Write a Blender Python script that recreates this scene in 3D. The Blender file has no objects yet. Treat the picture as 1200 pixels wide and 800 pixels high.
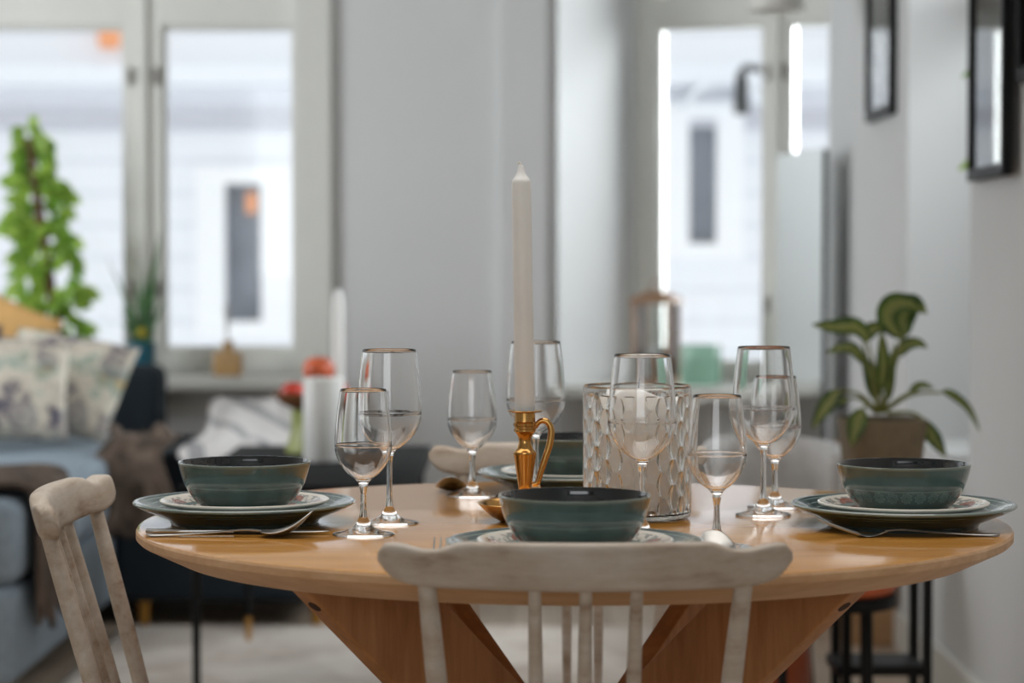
import bpy, bmesh, math, random
from mathutils import Vector, Matrix, Quaternion
random.seed(7)
PI = math.pi
SC = bpy.context.scene
COL = SC.collection

# ------------------------------------------------------------------ camera
F = 2833.0                       # focal length in pixels of a 1200 px wide frame
CZ = 1.066                       # eye height
HY = 301.0                       # horizon row
cam = bpy.data.cameras.new('camera')
cam.sensor_width = 36.0
cam.lens = F * 36.0 / 1200.0
cam.clip_start = 0.05
cam.clip_end = 200
cam.dof.use_dof = True
cam.dof.focus_distance = 2.78
cam.dof.aperture_fstop = 4.0
cam.dof.aperture_blades = 9
camo = bpy.data.objects.new('camera', cam)
COL.objects.link(camo)
camo.location = (0, 0, CZ)
camo.rotation_euler = (PI/2 - math.atan((400-HY)/F), 0, 0)
SC.camera = camo
SC.view_settings.view_transform = 'Standard'
SC.view_settings.look = 'None'
SC.view_settings.exposure = 0.0
SC.view_settings.gamma = 1.0
SC.cycles.use_denoising = True
SC.cycles.max_bounces = 20
SC.cycles.diffuse_bounces = 6
SC.cycles.glossy_bounces = 8
SC.cycles.transmission_bounces = 16
SC.cycles.transparent_max_bounces = 16
SC.cycles.caustics_refractive = True
SC.cycles.caustics_reflective = False
SC.cycles.blur_glossy = 0.5
SC.cycles.sample_clamp_indirect = 12.0

def at(px, py, Y):
    return Vector(((px-600)/F*Y, Y, CZ-(py-HY)/F*Y))

# ------------------------------------------------------------------ materials
def lin(c):
    out = []
    for v in c:
        v = v/255.0
        out.append(v/12.92 if v <= 0.04045 else ((v+0.055)/1.055)**2.4)
    return (out[0], out[1], out[2], 1.0)

class NT:
    def __init__(s, name):
        s.m = bpy.data.materials.new(name)
        s.m.use_nodes = True
        s.t = s.m.node_tree
        s.t.nodes.clear()
        s.out = s.t.nodes.new('ShaderNodeOutputMaterial')
    def n(s, typ, **kw):
        nd = s.t.nodes.new(typ)
        for k, v in kw.items():
            setattr(nd, k, v)
        return nd
    def l(s, a, b):
        s.t.links.new(a, b)
    def setin(s, sock, v):
        if hasattr(v, 'links'):
            s.l(v, sock)
        else:
            sock.default_value = v
    def math(s, op, a, b=0.0, c=0.0):
        nd = s.n('ShaderNodeMath', operation=op)
        for i, v in enumerate((a, b, c)):
            s.setin(nd.inputs[i], v)
        return nd.outputs[0]
    def coord(s, kind='Object'):
        return s.n('ShaderNodeTexCoord').outputs[kind]
    def xyz(s, v):
        nd = s.n('ShaderNodeSeparateXYZ'); s.l(v, nd.inputs[0]); return nd.outputs
    def mapping(s, v, scale=(1, 1, 1), rot=(0, 0, 0)):
        nd = s.n('ShaderNodeMapping'); s.l(v, nd.inputs[0])
        nd.inputs['Scale'].default_value = scale; nd.inputs['Rotation'].default_value = rot
        return nd.outputs[0]
    def noise(s, v, scale=5, detail=4, rough=0.55):
        nd = s.n('ShaderNodeTexNoise'); s.l(v, nd.inputs['Vector'])
        nd.inputs['Scale'].default_value = scale; nd.inputs['Detail'].default_value = detail
        nd.inputs['Roughness'].default_value = rough
        return nd.outputs['Fac']
    def ramp(s, fac, stops, interp='LINEAR'):
        nd = s.n('ShaderNodeValToRGB'); s.setin(nd.inputs[0], fac)
        cr = nd.color_ramp; cr.interpolation = interp
        while len(cr.elements) < len(stops): cr.elements.new(0.5)
        for e, (p, c) in zip(cr.elements, stops):
            e.position = p; e.color = c
        return nd.outputs[0]
    def mix(s, fac, a, b, typ='MIX'):
        nd = s.n('ShaderNodeMix', data_type='RGBA', blend_type=typ)
        s.setin(nd.inputs[0], fac); s.setin(nd.inputs[6], a); s.setin(nd.inputs[7], b)
        return nd.outputs[2]
    def bump(s, h, strength=0.2, dist=0.01):
        nd = s.n('ShaderNodeBump'); s.l(h, nd.inputs['Height'])
        nd.inputs['Strength'].default_value = strength; nd.inputs['Distance'].default_value = dist
        return nd.outputs[0]
    def principled(s, color, rough=0.5, metal=0.0, normal=None, **kw):
        nd = s.n('ShaderNodeBsdfPrincipled')
        s.setin(nd.inputs['Base Color'], color); s.setin(nd.inputs['Roughness'], rough)
        nd.inputs['Metallic'].default_value = metal
        if normal is not None: s.l(normal, nd.inputs['Normal'])
        for k, v in kw.items():
            s.setin(nd.inputs[k.replace('_', ' ')], v)
        s.l(nd.outputs[0], s.out.inputs[0])
        return nd

def plain(name, rgb, rough=0.6, metal=0.0, var=0.08, scale=12, **kw):
    t = NT(name); c = lin(rgb)
    f = t.noise(t.coord(), scale, 3)
    d = tuple(max(0, v*(1-var)) for v in c[:3])+(1,)
    u = tuple(min(1, v*(1+var)) for v in c[:3])+(1,)
    t.principled(t.ramp(f, [(0.3, d), (0.7, u)]), rough, metal, **kw)
    return t.m

def glass(name, tint=(1, 1, 1, 1), ior=1.5):
    t = NT(name); g = t.n('ShaderNodeBsdfGlass')
    g.inputs['Color'].default_value = tint; g.inputs['Roughness'].default_value = 0.0; g.inputs['IOR'].default_value = ior
    t.l(g.outputs[0], t.out.inputs[0]); return t.m

def pane_mat(name, tint=(0.97, 0.98, 0.98, 1)):
    t = NT(name)
    lw = t.n('ShaderNodeFresnel'); lw.inputs[0].default_value = 1.45
    tr = t.n('ShaderNodeBsdfTransparent'); tr.inputs[0].default_value = tint
    gl = t.n('ShaderNodeBsdfGlossy'); gl.inputs['Roughness'].default_value = 0.02
    mx = t.n('ShaderNodeMixShader'); t.l(lw.outputs[0], mx.inputs[0]); t.l(tr.outputs[0], mx.inputs[1]); t.l(gl.outputs[0], mx.inputs[2])
    t.l(mx.outputs[0], t.out.inputs[0]); return t.m

def wood(name, dark, light, scale=(2, 26, 26), rough=0.4, coat=0.0, fine=1.0, bump=0.04):
    t = NT(name); v = t.mapping(t.coord(), scale)
    a = t.noise(v, 1.0, 6, 0.6); b = t.noise(t.mapping(t.coord(), tuple(x*5*fine for x in scale)), 1.0, 3, 0.6)
    f = t.math('ADD', t.math('MULTIPLY', a, 0.65), t.math('MULTIPLY', b, 0.35))
    c = t.ramp(f, [(0.32, lin(dark)), (0.66, lin(light))])
    p = t.principled(c, rough, normal=t.bump(b, bump, 0.002))
    p.inputs['Coat Weight'].default_value = coat; p.inputs['Coat Roughness'].default_value = 0.11
    return t.m

def wash_wood(name):
    t = NT(name); v = t.coord()
    a = t.noise(t.mapping(v, (7, 40, 40)), 1.0, 5, 0.65)
    b = t.noise(v, 9, 4, 0.6)
    f = t.math('ADD', t.math('MULTIPLY', a, 0.6), t.math('MULTIPLY', b, 0.4))
    c = t.ramp(f, [(0.33, lin((140, 116, 96))), (0.45, lin((178, 164, 148))), (0.62, lin((202, 193, 182)))])
    t.principled(c, 0.5, normal=t.bump(a, 0.12, 0.002))
    return t.m

M = {}
M['wall'] = plain('wall_paint', (222, 223, 223), 0.85, var=0.015, scale=3)
M['ceiling'] = plain('ceiling_paint', (232, 231, 228), 0.9, var=0.01)
M['trim'] = plain('white_gloss_paint', (226, 226, 220), 0.45, var=0.015)
M['table'] = wood('oak_veneer', (178, 118, 44), (208, 150, 68), (2.2, 30, 30), 0.5, 1.0, 1.0, 0.015)
M['table'].node_tree.nodes['Principled BSDF'].inputs['Coat IOR'].default_value = 1.6
M['table'].node_tree.nodes['Principled BSDF'].inputs['Specular IOR Level'].default_value = 0.12
M['table_edge'] = wood('oak_edge', (190, 146, 104), (216, 178, 138), (3, 24, 40), 0.5)
M['table_leg'] = wood('oak_leg', (150, 96, 52), (186, 132, 82), (24, 24, 3), 0.5)
M['dark'] = plain('dark_hole', (60, 34, 20), 0.8)
M['wash'] = wash_wood('whitewashed_wood')
M['glass'] = glass('clear_glass')
M['crystal'] = glass('cut_crystal', (0.99, 0.99, 0.985, 1), 1.5)
M['pane'] = pane_mat('window_glass')
M['candle'] = plain('white_wax', (232, 232, 229), 0.45, var=0.02, Subsurface_Weight=0.6, Subsurface_Radius=(1, 0.95, 0.9), Subsurface_Scale=0.008)
M['frost'] = plain('frosted_wax', (246, 244, 240), 0.6, var=0.03, Subsurface_Weight=0.9, Subsurface_Radius=(1, 0.9, 0.8), Subsurface_Scale=0.04)
M['wick'] = plain('wick', (225, 220, 210), 0.9)
M['wick_dark'] = plain('burnt_wick', (60, 55, 50), 0.9)
M['brass'] = plain('polished_brass', (198, 152, 88), 0.2, 1.0, var=0.12, scale=30)
M['steel'] = plain('brushed_steel', (172, 170, 166), 0.3, 1.0, var=0.05, scale=60)
M['black'] = plain('black_metal', (12, 12, 13), 0.5, Specular_IOR_Level=0.2)
M['black_top'] = plain('black_table_top', (12, 12, 14), 0.75, Specular_IOR_Level=0.15)
M['gold'] = plain('gold_tip', (196, 146, 72), 0.35, 0.8)
M['navy'] = plain('navy_sofa_fabric', (24, 34, 42), 0.9, var=0.15, scale=60)
M['sofa_lit'] = plain('navy_sofa_fabric_lit', (138, 152, 164), 0.9, var=0.1, scale=50)  # lighter copy of the navy sofa fabric, window light put into the colour
M['navy_cushion'] = plain('navy_cushion', (44, 58, 84), 0.9, scale=50)
M['tan_cushion'] = plain('tan_cushion', (222, 176, 112), 0.9, scale=50)
M['cognac'] = plain('cognac_leather', (178, 84, 38), 0.45, var=0.15)
M['oak'] = wood('oak_cabinet', (168, 128, 90), (196, 158, 118), (3, 20, 20), 0.6)
M['lantern'] = wood('brown_wood', (132, 98, 72), (164, 128, 98), (20, 20, 4), 0.6)
M['green_glass'] = plain('green_glass', (186, 230, 208), 0.25, var=0.04, Transmission_Weight=0.6)
M['teal_pot'] = plain('teal_pot', (28, 96, 116), 0.4)
M['grey_pot'] = plain('grey_pot', (92, 96, 96), 0.7)
M['taupe_pot'] = plain('taupe_pot', (118, 106, 84), 0.7, var=0.15, scale=40)
M['soil'] = plain('soil', (44, 34, 26), 0.95, var=0.4, scale=80)
M['amber'] = plain('amber_bottle', (196, 158, 108), 0.3, var=0.15)
M['stick'] = plain('reed_stick', (120, 110, 100), 0.8)
M['olive'] = plain('olive_glaze', (150, 158, 84), 0.4)
M['wood_bowl'] = wood('turned_wood', (96, 60, 36), (136, 90, 56), (12, 12, 12), 0.5)
M['apple'] = plain('apple_skin', (204, 62, 44), 0.35, var=0.35, scale=25)
M['apple2'] = plain('apple_skin_orange', (206, 98, 60), 0.35, var=0.3, scale=25)
M['bark'] = plain('bark_brown', (92, 66, 46), 0.9, var=0.3, scale=50)
M['fur'] = plain('brown_fur', (92, 78, 68), 0.95, var=0.5, scale=25)
M['paper'] = plain('white_paper', (232, 230, 230), 0.8, var=0.04)
M['fleece'] = plain('grey_fleece', (200, 198, 196), 0.95, var=0.1, scale=30)
M['grey_print'] = plain('grey_print', (196, 196, 194), 0.7)
M['passe'] = plain('white_mount', (226, 226, 224), 0.7)
M['mirror'] = plain('mirror_silver', (235, 238, 238), 0.03, 1.0, var=0.0)
M['plaster_out'] = None
M['snow'] = plain('snow', (246, 248, 252), 0.9, var=0.02)
M['out_white'] = plain('white_render', (252, 252, 252), 0.9, var=0.01)
M['out_grey'] = plain('grey_ledge', (206, 206, 212), 0.9, var=0.03)
M['out_pane'] = plain('dark_house_glass', (120, 124, 132), 0.4, var=0.3, scale=1.2)
M['orange_sign'] = plain('orange_paint', (250, 170, 120), 0.7)
M['lamp_dark'] = plain('dark_bracket', (52, 54, 54), 0.6)
M['lamp_white'] = plain('white_lamp', (240, 239, 234), 0.5)
M['reed'] = plain('pale_reed', (160, 150, 140), 0.8)
M['leaf_dull'] = None

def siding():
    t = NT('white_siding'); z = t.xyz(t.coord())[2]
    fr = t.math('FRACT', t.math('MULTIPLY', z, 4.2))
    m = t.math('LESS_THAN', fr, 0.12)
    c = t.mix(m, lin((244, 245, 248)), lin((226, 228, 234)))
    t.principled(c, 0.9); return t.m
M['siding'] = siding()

def leaf_mat(name, dark, light, stripe=None):
    t = NT(name); v = t.coord()
    f = t.noise(v, 22, 3)
    c = t.ramp(f, [(0.35, lin(dark)), (0.65, lin(light))])
    if stripe is not None:
        u = t.xyz(t.n('ShaderNodeUVMap').outputs[0])[0]
        dist = t.math('ABSOLUTE', t.math('SUBTRACT', u, 0.5))
        wob = t.math('ADD', dist, t.math('MULTIPLY', t.math('SUBTRACT', t.noise(v, 60, 2), 0.5), 0.35))
        c = t.mix(t.math('LESS_THAN', wob, 0.2), c, lin(stripe))
    d = t.n('ShaderNodeBsdfPrincipled'); t.l(c, d.inputs['Base Color']); d.inputs['Roughness'].default_value = 0.45
    tr = t.n('ShaderNodeBsdfTranslucent'); t.l(c, tr.inputs[0])
    mx = t.n('ShaderNodeMixShader'); mx.inputs[0].default_value = 0.45
    t.l(d.outputs[0], mx.inputs[1]); t.l(tr.outputs[0], mx.inputs[2]); t.l(mx.outputs[0], t.out.inputs[0])
    return t.m
M['leaf_bright'] = leaf_mat('bright_leaf', (96, 150, 40), (190, 220, 100))
M['leaf_blade'] = leaf_mat('blade_leaf', (70, 110, 70), (120, 160, 110))
M['leaf_yellow'] = leaf_mat('yellow_leaf', (190, 170, 40), (215, 200, 70))
M['leaf_varie'] = leaf_mat('variegated_leaf', (40, 66, 30), (84, 108, 46), (132, 138, 74))
M['stem'] = plain('plant_stem', (116, 118, 56), 0.6, var=0.2)

def ceramic_bowl(name, floral=False):
    t = NT(name); o = t.coord(); x, y, z = t.xyz(o)
    n = t.noise(o, 26, 4)
    base = t.ramp(n, [(0.3, lin((62, 86, 84))), (0.7, lin((80, 104, 101)))])
    low = t.ramp(n, [(0.3, lin((74, 98, 95))), (0.7, lin((94, 116, 112)))])
    c = t.mix(t.math('LESS_THAN', z, 0.031), base, low)
    band = t.math('LESS_THAN', t.math('ABSOLUTE', t.math('SUBTRACT', z, 0.0315)), 0.0009)
    c = t.mix(t.math('MULTIPLY', band, 0.6), c, lin((120, 146, 142)))
    h = n
    if floral:
        ang = t.math('MULTIPLY', t.math('ARCTAN2', y, x), 26/(2*PI))
        fu = t.math('MULTIPLY', t.math('SUBTRACT', t.math('FRACT', ang), 0.5), 0.0157)
        fv = t.math('SUBTRACT', z, 0.024)
        rr = t.math('SQRT', t.math('ADD', t.math('MULTIPLY', fu, fu), t.math('MULTIPLY', fv, fv)))
        pet = t.math('ADD', rr, t.math('MULTIPLY', t.math('SINE', t.math('MULTIPLY', t.math('ARCTAN2', fv, fu), 8)), 0.0009))
        ring = t.math('LESS_THAN', t.math('ABSOLUTE', t.math('SUBTRACT', pet, 0.0052)), 0.0009)
        ring2 = t.math('LESS_THAN', t.math('ABSOLUTE', t.math('SUBTRACT', pet, 0.0024)), 0.0007)
        msk = t.math('MULTIPLY', t.math('MAXIMUM', ring, ring2), 0.55)
        c = t.mix(msk, c, lin((122, 148, 146)))
    rim = t.math('GREATER_THAN', z, 0.0565)
    c = t.mix(t.math('MULTIPLY', rim, 0.55), c, lin((128, 136, 122)))
    p = t.principled(c, 0.16, normal=t.bump(n, 0.05, 0.002)); p.inputs['Coat Weight'].default_value = 0.6; p.inputs['Coat Roughness'].default_value = 0.06
    return t.m
M['bowl_out'] = ceramic_bowl('teal_glaze')
M['bowl_floral'] = ceramic_bowl('teal_glaze_embossed', True)
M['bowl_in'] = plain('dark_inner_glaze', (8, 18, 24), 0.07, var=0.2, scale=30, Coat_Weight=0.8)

def plate_rings():
    t = NT('teal_plate_glaze'); o = t.coord(); x, y, z = t.xyz(o)
    r = t.math('SQRT', t.math('ADD', t.math('MULTIPLY', x, x), t.math('MULTIPLY', y, y)))
    n = t.noise(o, 26, 4)
    c = t.ramp(n, [(0.3, lin((48, 66, 68))), (0.7, lin((68, 90, 91)))])
    fr = t.math('ABSOLUTE', t.math('SUBTRACT', t.math('FRACT', t.math('MULTIPLY', r, 1/0.0085)), 0.5))
    ring = t.math('MULTIPLY', t.math('LESS_THAN', fr, 0.1), t.math('GREATER_THAN', r, 0.104))
    ring = t.math('MULTIPLY', ring, t.math('GREATER_THAN', z, 0.014))
    edge = t.math('GREATER_THAN', r, 0.1305)
    c = t.mix(t.math('MULTIPLY', t.math('MAXIMUM', ring, edge), 0.6), c, lin((150, 166, 160)))
    p = t.principled(c, 0.15); p.inputs['Coat Weight'].default_value = 0.6; p.inputs['Coat Roughness'].default_value = 0.06
    return t.m
M['plate'] = plate_rings()

def plate_flower():
    t = NT('patterned_plate_glaze'); o = t.coord(); x, y, z = t.xyz(o)
    r = t.math('SQRT', t.math('ADD', t.math('MULTIPLY', x, x), t.math('MULTIPLY', y, y)))
    ang = t.math('MULTIPLY', t.math('ARCTAN2', y, x), 9/(2*PI))
    fu = t.math('SUBTRACT', t.math('FRACT', ang), 0.5)
    du = t.math('MULTIPLY', fu, 0.056); dv = t.math('SUBTRACT', r, 0.077)
    e = t.math('ADD', t.math('POWER', t.math('DIVIDE', t.math('ABSOLUTE', du), 0.017), 2), t.math('POWER', t.math('DIVIDE', t.math('ABSOLUTE', dv), 0.0145), 2))
    nf = t.noise(o, 140, 3)
    red = t.math('LESS_THAN', t.math('ADD', e, t.math('MULTIPLY', nf, 0.35)), 1.0)
    core = t.math('LESS_THAN', t.math('ADD', e, t.math('MULTIPLY', nf, 0.3)), 0.35)
    leaf = t.math('MULTIPLY', t.math('GREATER_THAN', nf, 0.5), t.math('LESS_THAN', t.math('ABSOLUTE', dv), 0.016))
    c = t.mix(t.math('MULTIPLY', leaf, 0.75), lin((226, 218, 206)), lin((104, 112, 110)))
    c = t.mix(t.math('MULTIPLY', red, 0.9), c, lin((150, 84, 66)))
    c = t.mix(t.math('MULTIPLY', core, 0.9), c, lin((104, 54, 46)))
    inner = t.math('LESS_THAN', r, 0.06)
    c = t.mix(inner, c, lin((150, 146, 138)))
    under = t.math('LESS_THAN', z, 0.0125)
    c = t.mix(t.math('MULTIPLY', under, t.math('GREATER_THAN', r, 0.074)), c, lin((112, 132, 128)))
    rim = t.math('GREATER_THAN', r, 0.0955)
    c = t.mix(rim, c, lin((224, 219, 208)))
    p = t.principled(c, 0.18); p.inputs['Coat Weight'].default_value = 0.4
    return t.m
M['small_plate'] = plate_flower()

def floor_mat():
    t = NT('oak_boards'); o = t.coord(); x, y, z = t.xyz(o)
    row = t.math('FLOOR', t.math('MULTIPLY', x, 7))
    n = t.noise(t.mapping(o, (30, 2, 1)), 1, 5)
    w = t.n('ShaderNodeTexWhiteNoise', noise_dimensions='1D'); t.l(row, w.inputs['W'])
    c = t.ramp(t.math('ADD', t.math('MULTIPLY', n, 0.6), t.math('MULTIPLY', w.outputs[0], 0.4)), [(0.25, lin((168, 148, 128))), (0.75, lin((198, 180, 160)))])
    g = t.math('LESS_THAN', t.math('FRACT', t.math('MULTIPLY', x, 7)), 0.02)
    c = t.mix(g, c, lin((110, 84, 60)))
    t.principled(c, 0.45); return t.m
M['floor'] = floor_mat()

def rug_mat():
    t = NT('pale_rug_weave'); o = t.coord()
    a = t.noise(o, 3.2, 3); b = t.noise(o, 14, 3)
    f = t.math('ADD', t.math('MULTIPLY', a, 0.7), t.math('MULTIPLY', b, 0.3))
    t.principled(t.ramp(f, [(0.4, lin((206, 192, 180))), (0.55, lin((230, 220, 210)))]), 0.95); return t.m
M['rug'] = rug_mat()

def cushion_print():
    t = NT('leaf_print_fabric'); o = t.coord()
    v = t.n('ShaderNodeTexVoronoi'); t.l(t.mapping(o, (1, 1, 1)), v.inputs['Vector']); v.inputs['Scale'].default_value = 7
    n = t.noise(o, 9, 4, 0.65); n2 = t.noise(t.mapping(o, (50, 8, 50), (0.4, 0.5, 0.3)), 1, 2)
    c = t.ramp(n, [(0.38, lin((90, 86, 100))), (0.44, lin((190, 180, 166))), (0.54, lin((214, 206, 190))), (0.62, lin((150, 166, 156))), (0.70, lin((190, 160, 110)))])
    c = t.mix(t.math('MULTIPLY', t.math('LESS_THAN', v.outputs[0], 0.32), t.math('MULTIPLY', n2, 0.9)), c, lin((78, 76, 96)))
    t.principled(c, 0.95); return t.m
M['print'] = cushion_print()

def throw_mat():
    t = NT('grey_wool'); o = t.coord(); x, y, z = t.xyz(o)
    n = t.noise(o, 6, 3)
    s = t.math('FRACT', t.math('ADD', t.math('MULTIPLY', t.math('ADD', x, t.math('MULTIPLY', y, 0.45)), 5.0), t.math('MULTIPLY', n, 0.3)))
    c = t.mix(t.math('LESS_THAN', s, 0.22), lin((206, 202, 200)), lin((150, 148, 150)))
    t.principled(c, 0.95); return t.m
M['throw'] = throw_mat()

# ------------------------------------------------------------------ geometry helpers
class MB:
    """collects vertices and faces of ONE mesh"""
    def __init__(s):
        s.v = []; s.f = []; s.mi = []; s.uv = {}
    def add(s, v, f, mi=0):
        b = len(s.v); s.v += [Vector(p) for p in v]
        for q in f:
            s.f.append([b+i for i in q]); s.mi.append(mi)
    def box(s, lo, hi, mi=0, T=None):
        x0, y0, z0 = lo; x1, y1, z1 = hi
        v = [Vector(p) for p in ((x0, y0, z0), (x1, y0, z0), (x1, y1, z0), (x0, y1, z0), (x0, y0, z1), (x1, y0, z1), (x1, y1, z1), (x0, y1, z1))]
        if T is not None: v = [T @ p for p in v]
        s.add(v, [(0, 3, 2, 1), (4, 5, 6, 7), (0, 1, 5, 4), (1, 2, 6, 5), (2, 3, 7, 6), (3, 0, 4, 7)], mi)
        return s
    def lathe(s, prof, seg=64, mi=None, T=None, cap0=False, cap1=False):
        b = len(s.v); n = len(prof)
        for r, z in prof:
            for k in range(seg):
                a = 2*PI*k/seg
                p = Vector((r*math.cos(a), r*math.sin(a), z))
                s.v.append(T @ p if T is not None else p)
        for i in range(n-1):
            for k in range(seg):
                k2 = (k+1) % seg
                s.f.append([b+i*seg+k, b+i*seg+k2, b+(i+1)*seg+k2, b+(i+1)*seg+k])
                s.mi.append(mi[i] if isinstance(mi, (list, tuple)) else (mi or 0))
        if cap0: s.f.append([b+k for k in range(seg)][::-1]); s.mi.append(mi[0] if isinstance(mi, (list, tuple)) else (mi or 0))
        if cap1: s.f.append([b+(n-1)*seg+k for k in range(seg)]); s.mi.append(mi[-1] if isinstance(mi, (list, tuple)) else (mi or 0))
        return s
    def sweep(s, rings, cap=True, mi=0):
        b = len(s.v); m = len(rings[0])
        for R in rings: s.v += [Vector(p) for p in R]
        for i in range(len(rings)-1):
            for k in range(m):
                k2 = (k+1) % m
                s.f.append([b+i*m+k, b+i*m+k2, b+(i+1)*m+k2, b+(i+1)*m+k]); s.mi.append(mi)
        if cap:
            s.f.append([b+k for k in range(m)][::-1]); s.mi.append(mi)
            s.f.append([b+(len(rings)-1)*m+k for k in range(m)]); s.mi.append(mi)
        return s
    def tube(s, pts, rad, seg=12, cap=True, mi=0):
        pts = [Vector(p) for p in pts]; n = len(pts)
        if not isinstance(rad, (list, tuple)): rad = [rad]*n
        rings = []; up = None
        for i, p in enumerate(pts):
            t = (pts[min(i+1, n-1)]-pts[max(i-1, 0)]).normalized()
            if up is None:
                up = t.orthogonal().normalized()
            up = (up - t*up.dot(t)).normalized(); w = t.cross(up)
            rings.append([p+(up*math.cos(2*PI*k/seg)+w*math.sin(2*PI*k/seg))*rad[i] for k in range(seg)])
        return s.sweep(rings, cap, mi)
    def grid(s, fn, nu, nv, mi=0, closed_u=False):
        b = len(s.v)
        for j in range(nv+1):
            for i in range(nu if closed_u else nu+1):
                s.v.append(Vector(fn(i/nu, j/nv)))
        w = nu if closed_u else nu+1
        for j in range(nv):
            for i in range(nu):
                i2 = (i+1) % w
                s.f.append([b+j*w+i, b+j*w+i2, b+(j+1)*w+i2, b+(j+1)*w+i]); s.mi.append(mi)
        return s
    def build(s, name, mats, parent=None, loc=(0, 0, 0), rz=0.0, smooth=True, angle=38, bevel=0.0, weld=False, solid=0.0, subsurf=0):
        me = bpy.data.meshes.new(name)
        me.from_pydata([tuple(p) for p in s.v], [], s.f)
        mats = mats if isinstance(mats, (list, tuple)) else [mats]
        for m in mats: me.materials.append(m)
        me.polygons.foreach_set('material_index', s.mi)
        bm = bmesh.new(); bm.from_mesh(me)
        if weld: bmesh.ops.remove_doubles(bm, verts=bm.verts, dist=1e-5)
        bmesh.ops.recalc_face_normals(bm, faces=bm.faces)
        if bevel > 0:
            bmesh.ops.bevel(bm, geom=[e for e in bm.edges if e.is_manifold and e.calc_face_angle(0) > 0.5], offset=bevel, segments=3, affect='EDGES', profile=0.5)
        bm.to_mesh(me); bm.free()
        if smooth:
            me.shade_smooth(); me.set_sharp_from_angle(angle=math.radians(angle))
        o = bpy.data.objects.new(name, me); COL.objects.link(o)
        o.location = loc; o.rotation_euler = (0, 0, rz)
        if parent is not None: o.parent = parent
        if solid:
            md = o.modifiers.new('thickness', 'SOLIDIFY'); md.thickness = solid; md.offset = 0
        if subsurf:
            md = o.modifiers.new('smooth', 'SUBSURF'); md.levels = md.render_levels = subsurf
        return o

def tag(o, label, cat, group=None):
    o['label'] = label; o['category'] = cat
    if group: o['group'] = group
    return o
def thing(name, label, cat, loc=(0, 0, 0), rz=0.0, group=None):
    o = bpy.data.objects.new(name, None); COL.objects.link(o)
    o.empty_display_size = 0.02
    o.location = loc; o.rotation_euler = (0, 0, rz)
    return tag(o, label, cat, group)
def struct(o):
    o['kind'] = 'structure'; return o
def dup(root, loc, rz, label):
    r = root.copy(); COL.objects.link(r); r.location = loc; r.rotation_euler = (0, 0, rz); r['label'] = label
    for ch in list(root.children):
        c = ch.copy(); COL.objects.link(c); c.parent = r
        for g in list(ch.children):
            d = g.copy(); COL.objects.link(d); d.parent = c
    return r
def spline(pts, n):
    """Catmull-Rom through pts, n samples"""
    P = [Vector(p) for p in pts]; P = [2*P[0]-P[1]]+P+[2*P[-1]-P[-2]]
    out = []; m = len(P)-3
    for k in range(n):
        t = k/(n-1)*m; i = min(int(t), m-1); t -= i
        a, b, c, d = P[i:i+4]
        out.append(0.5*((2*b)+(c-a)*t+(2*a-5*b+4*c-d)*t*t+(3*b-a-3*c+d)*t**3))
    return out
def spl2(pts, n):
    return [(p.x, p.y) for p in spline([(a, b, 0) for a, b in pts], n)]
def sphere_prof(r, n=24, sz=1.0, dimple=0.0):
    out = []
    for i in range(n+1):
        a = PI*i/n
        rr = r*math.sin(a); z = -r*sz*math.cos(a)
        d = dimple*r*math.exp(-(rr/(0.3*r))**2)
        z += d if z < 0 else -d
        out.append((max(rr, 1e-5), z))
    return out

# ------------------------------------------------------------------ room shell
YB = 8.5; XR = 1.065; CH = 2.75; XL = -3.1; YN = -2.6
C0 = Vector((0.111, YB, 0)); C1 = Vector((XR, 8.153, 0))
b = MB(); b.box((XL-0.2, YN, -0.1), (XR+0.6, YB+0.9, 0)); struct(b.build('floor', M['floor'], smooth=False))
b = MB(); b.box((XL-0.2, YN, CH), (XR+0.6, YB+0.9, CH+0.1)); struct(b.build('ceiling', M['ceiling'], smooth=False))
# back wall with window_1 opening
W1 = (-2.4, -0.755, 0.655, 2.55)
b = MB()
b.box((XL, YB, 0), (W1[0], YB+0.3, CH)); b.box((W1[1], YB, 0), (C0.x+0.05, YB+0.3, CH))
b.box((W1[0], YB, 0), (W1[1], YB+0.3, W1[2])); b.box((W1[0], YB, W1[3]), (W1[1], YB+0.3, CH))
b.box((-0.04, YB-0.035, 0), (C0.x+0.01, YB+0.01, CH))
struct(b.build('wall_back', M['wall'], smooth=False))
# splayed reveal from the room corner to the right window, then the window wall in its own frame (s along, n outward)
R1 = Vector((0.442, 8.95, 0))
dA = Vector((0.94, -0.342, 0)).normalized(); nA = Vector((-dA.y, dA.x, 0))
def frame_at(o, d):
    n = Vector((-d.y, d.x, 0))
    return Matrix.Translation(o) @ Matrix(((d.x, n.x, 0, 0), (d.y, n.y, 0, 0), (0, 0, 1, 0), (0, 0, 0, 1)))
TA = frame_at(R1, dA)
dR = (R1-C0); LR = dR.length; dR.normalize()
b = MB(); b.box((0, 0, 0), (LR, 0.3, CH), T=frame_at(C0, dR)); struct(b.build('wall_reveal', M['wall'], smooth=False))
W2 = (0.0, 0.80, 0.61, 2.55)
b = MB()
b.box((-0.1, 0, 0), (0.0, 0.3, CH), T=TA); b.box((W2[1], 0, 0), (1.1, 0.3, CH), T=TA)
b.box((W2[0], 0, 0), (W2[1], 0.3, W2[2]), T=TA); b.box((W2[0], 0, W2[3]), (W2[1], 0.3, CH), T=TA)
struct(b.build('wall_angled', M['wall'], smooth=False))
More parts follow.
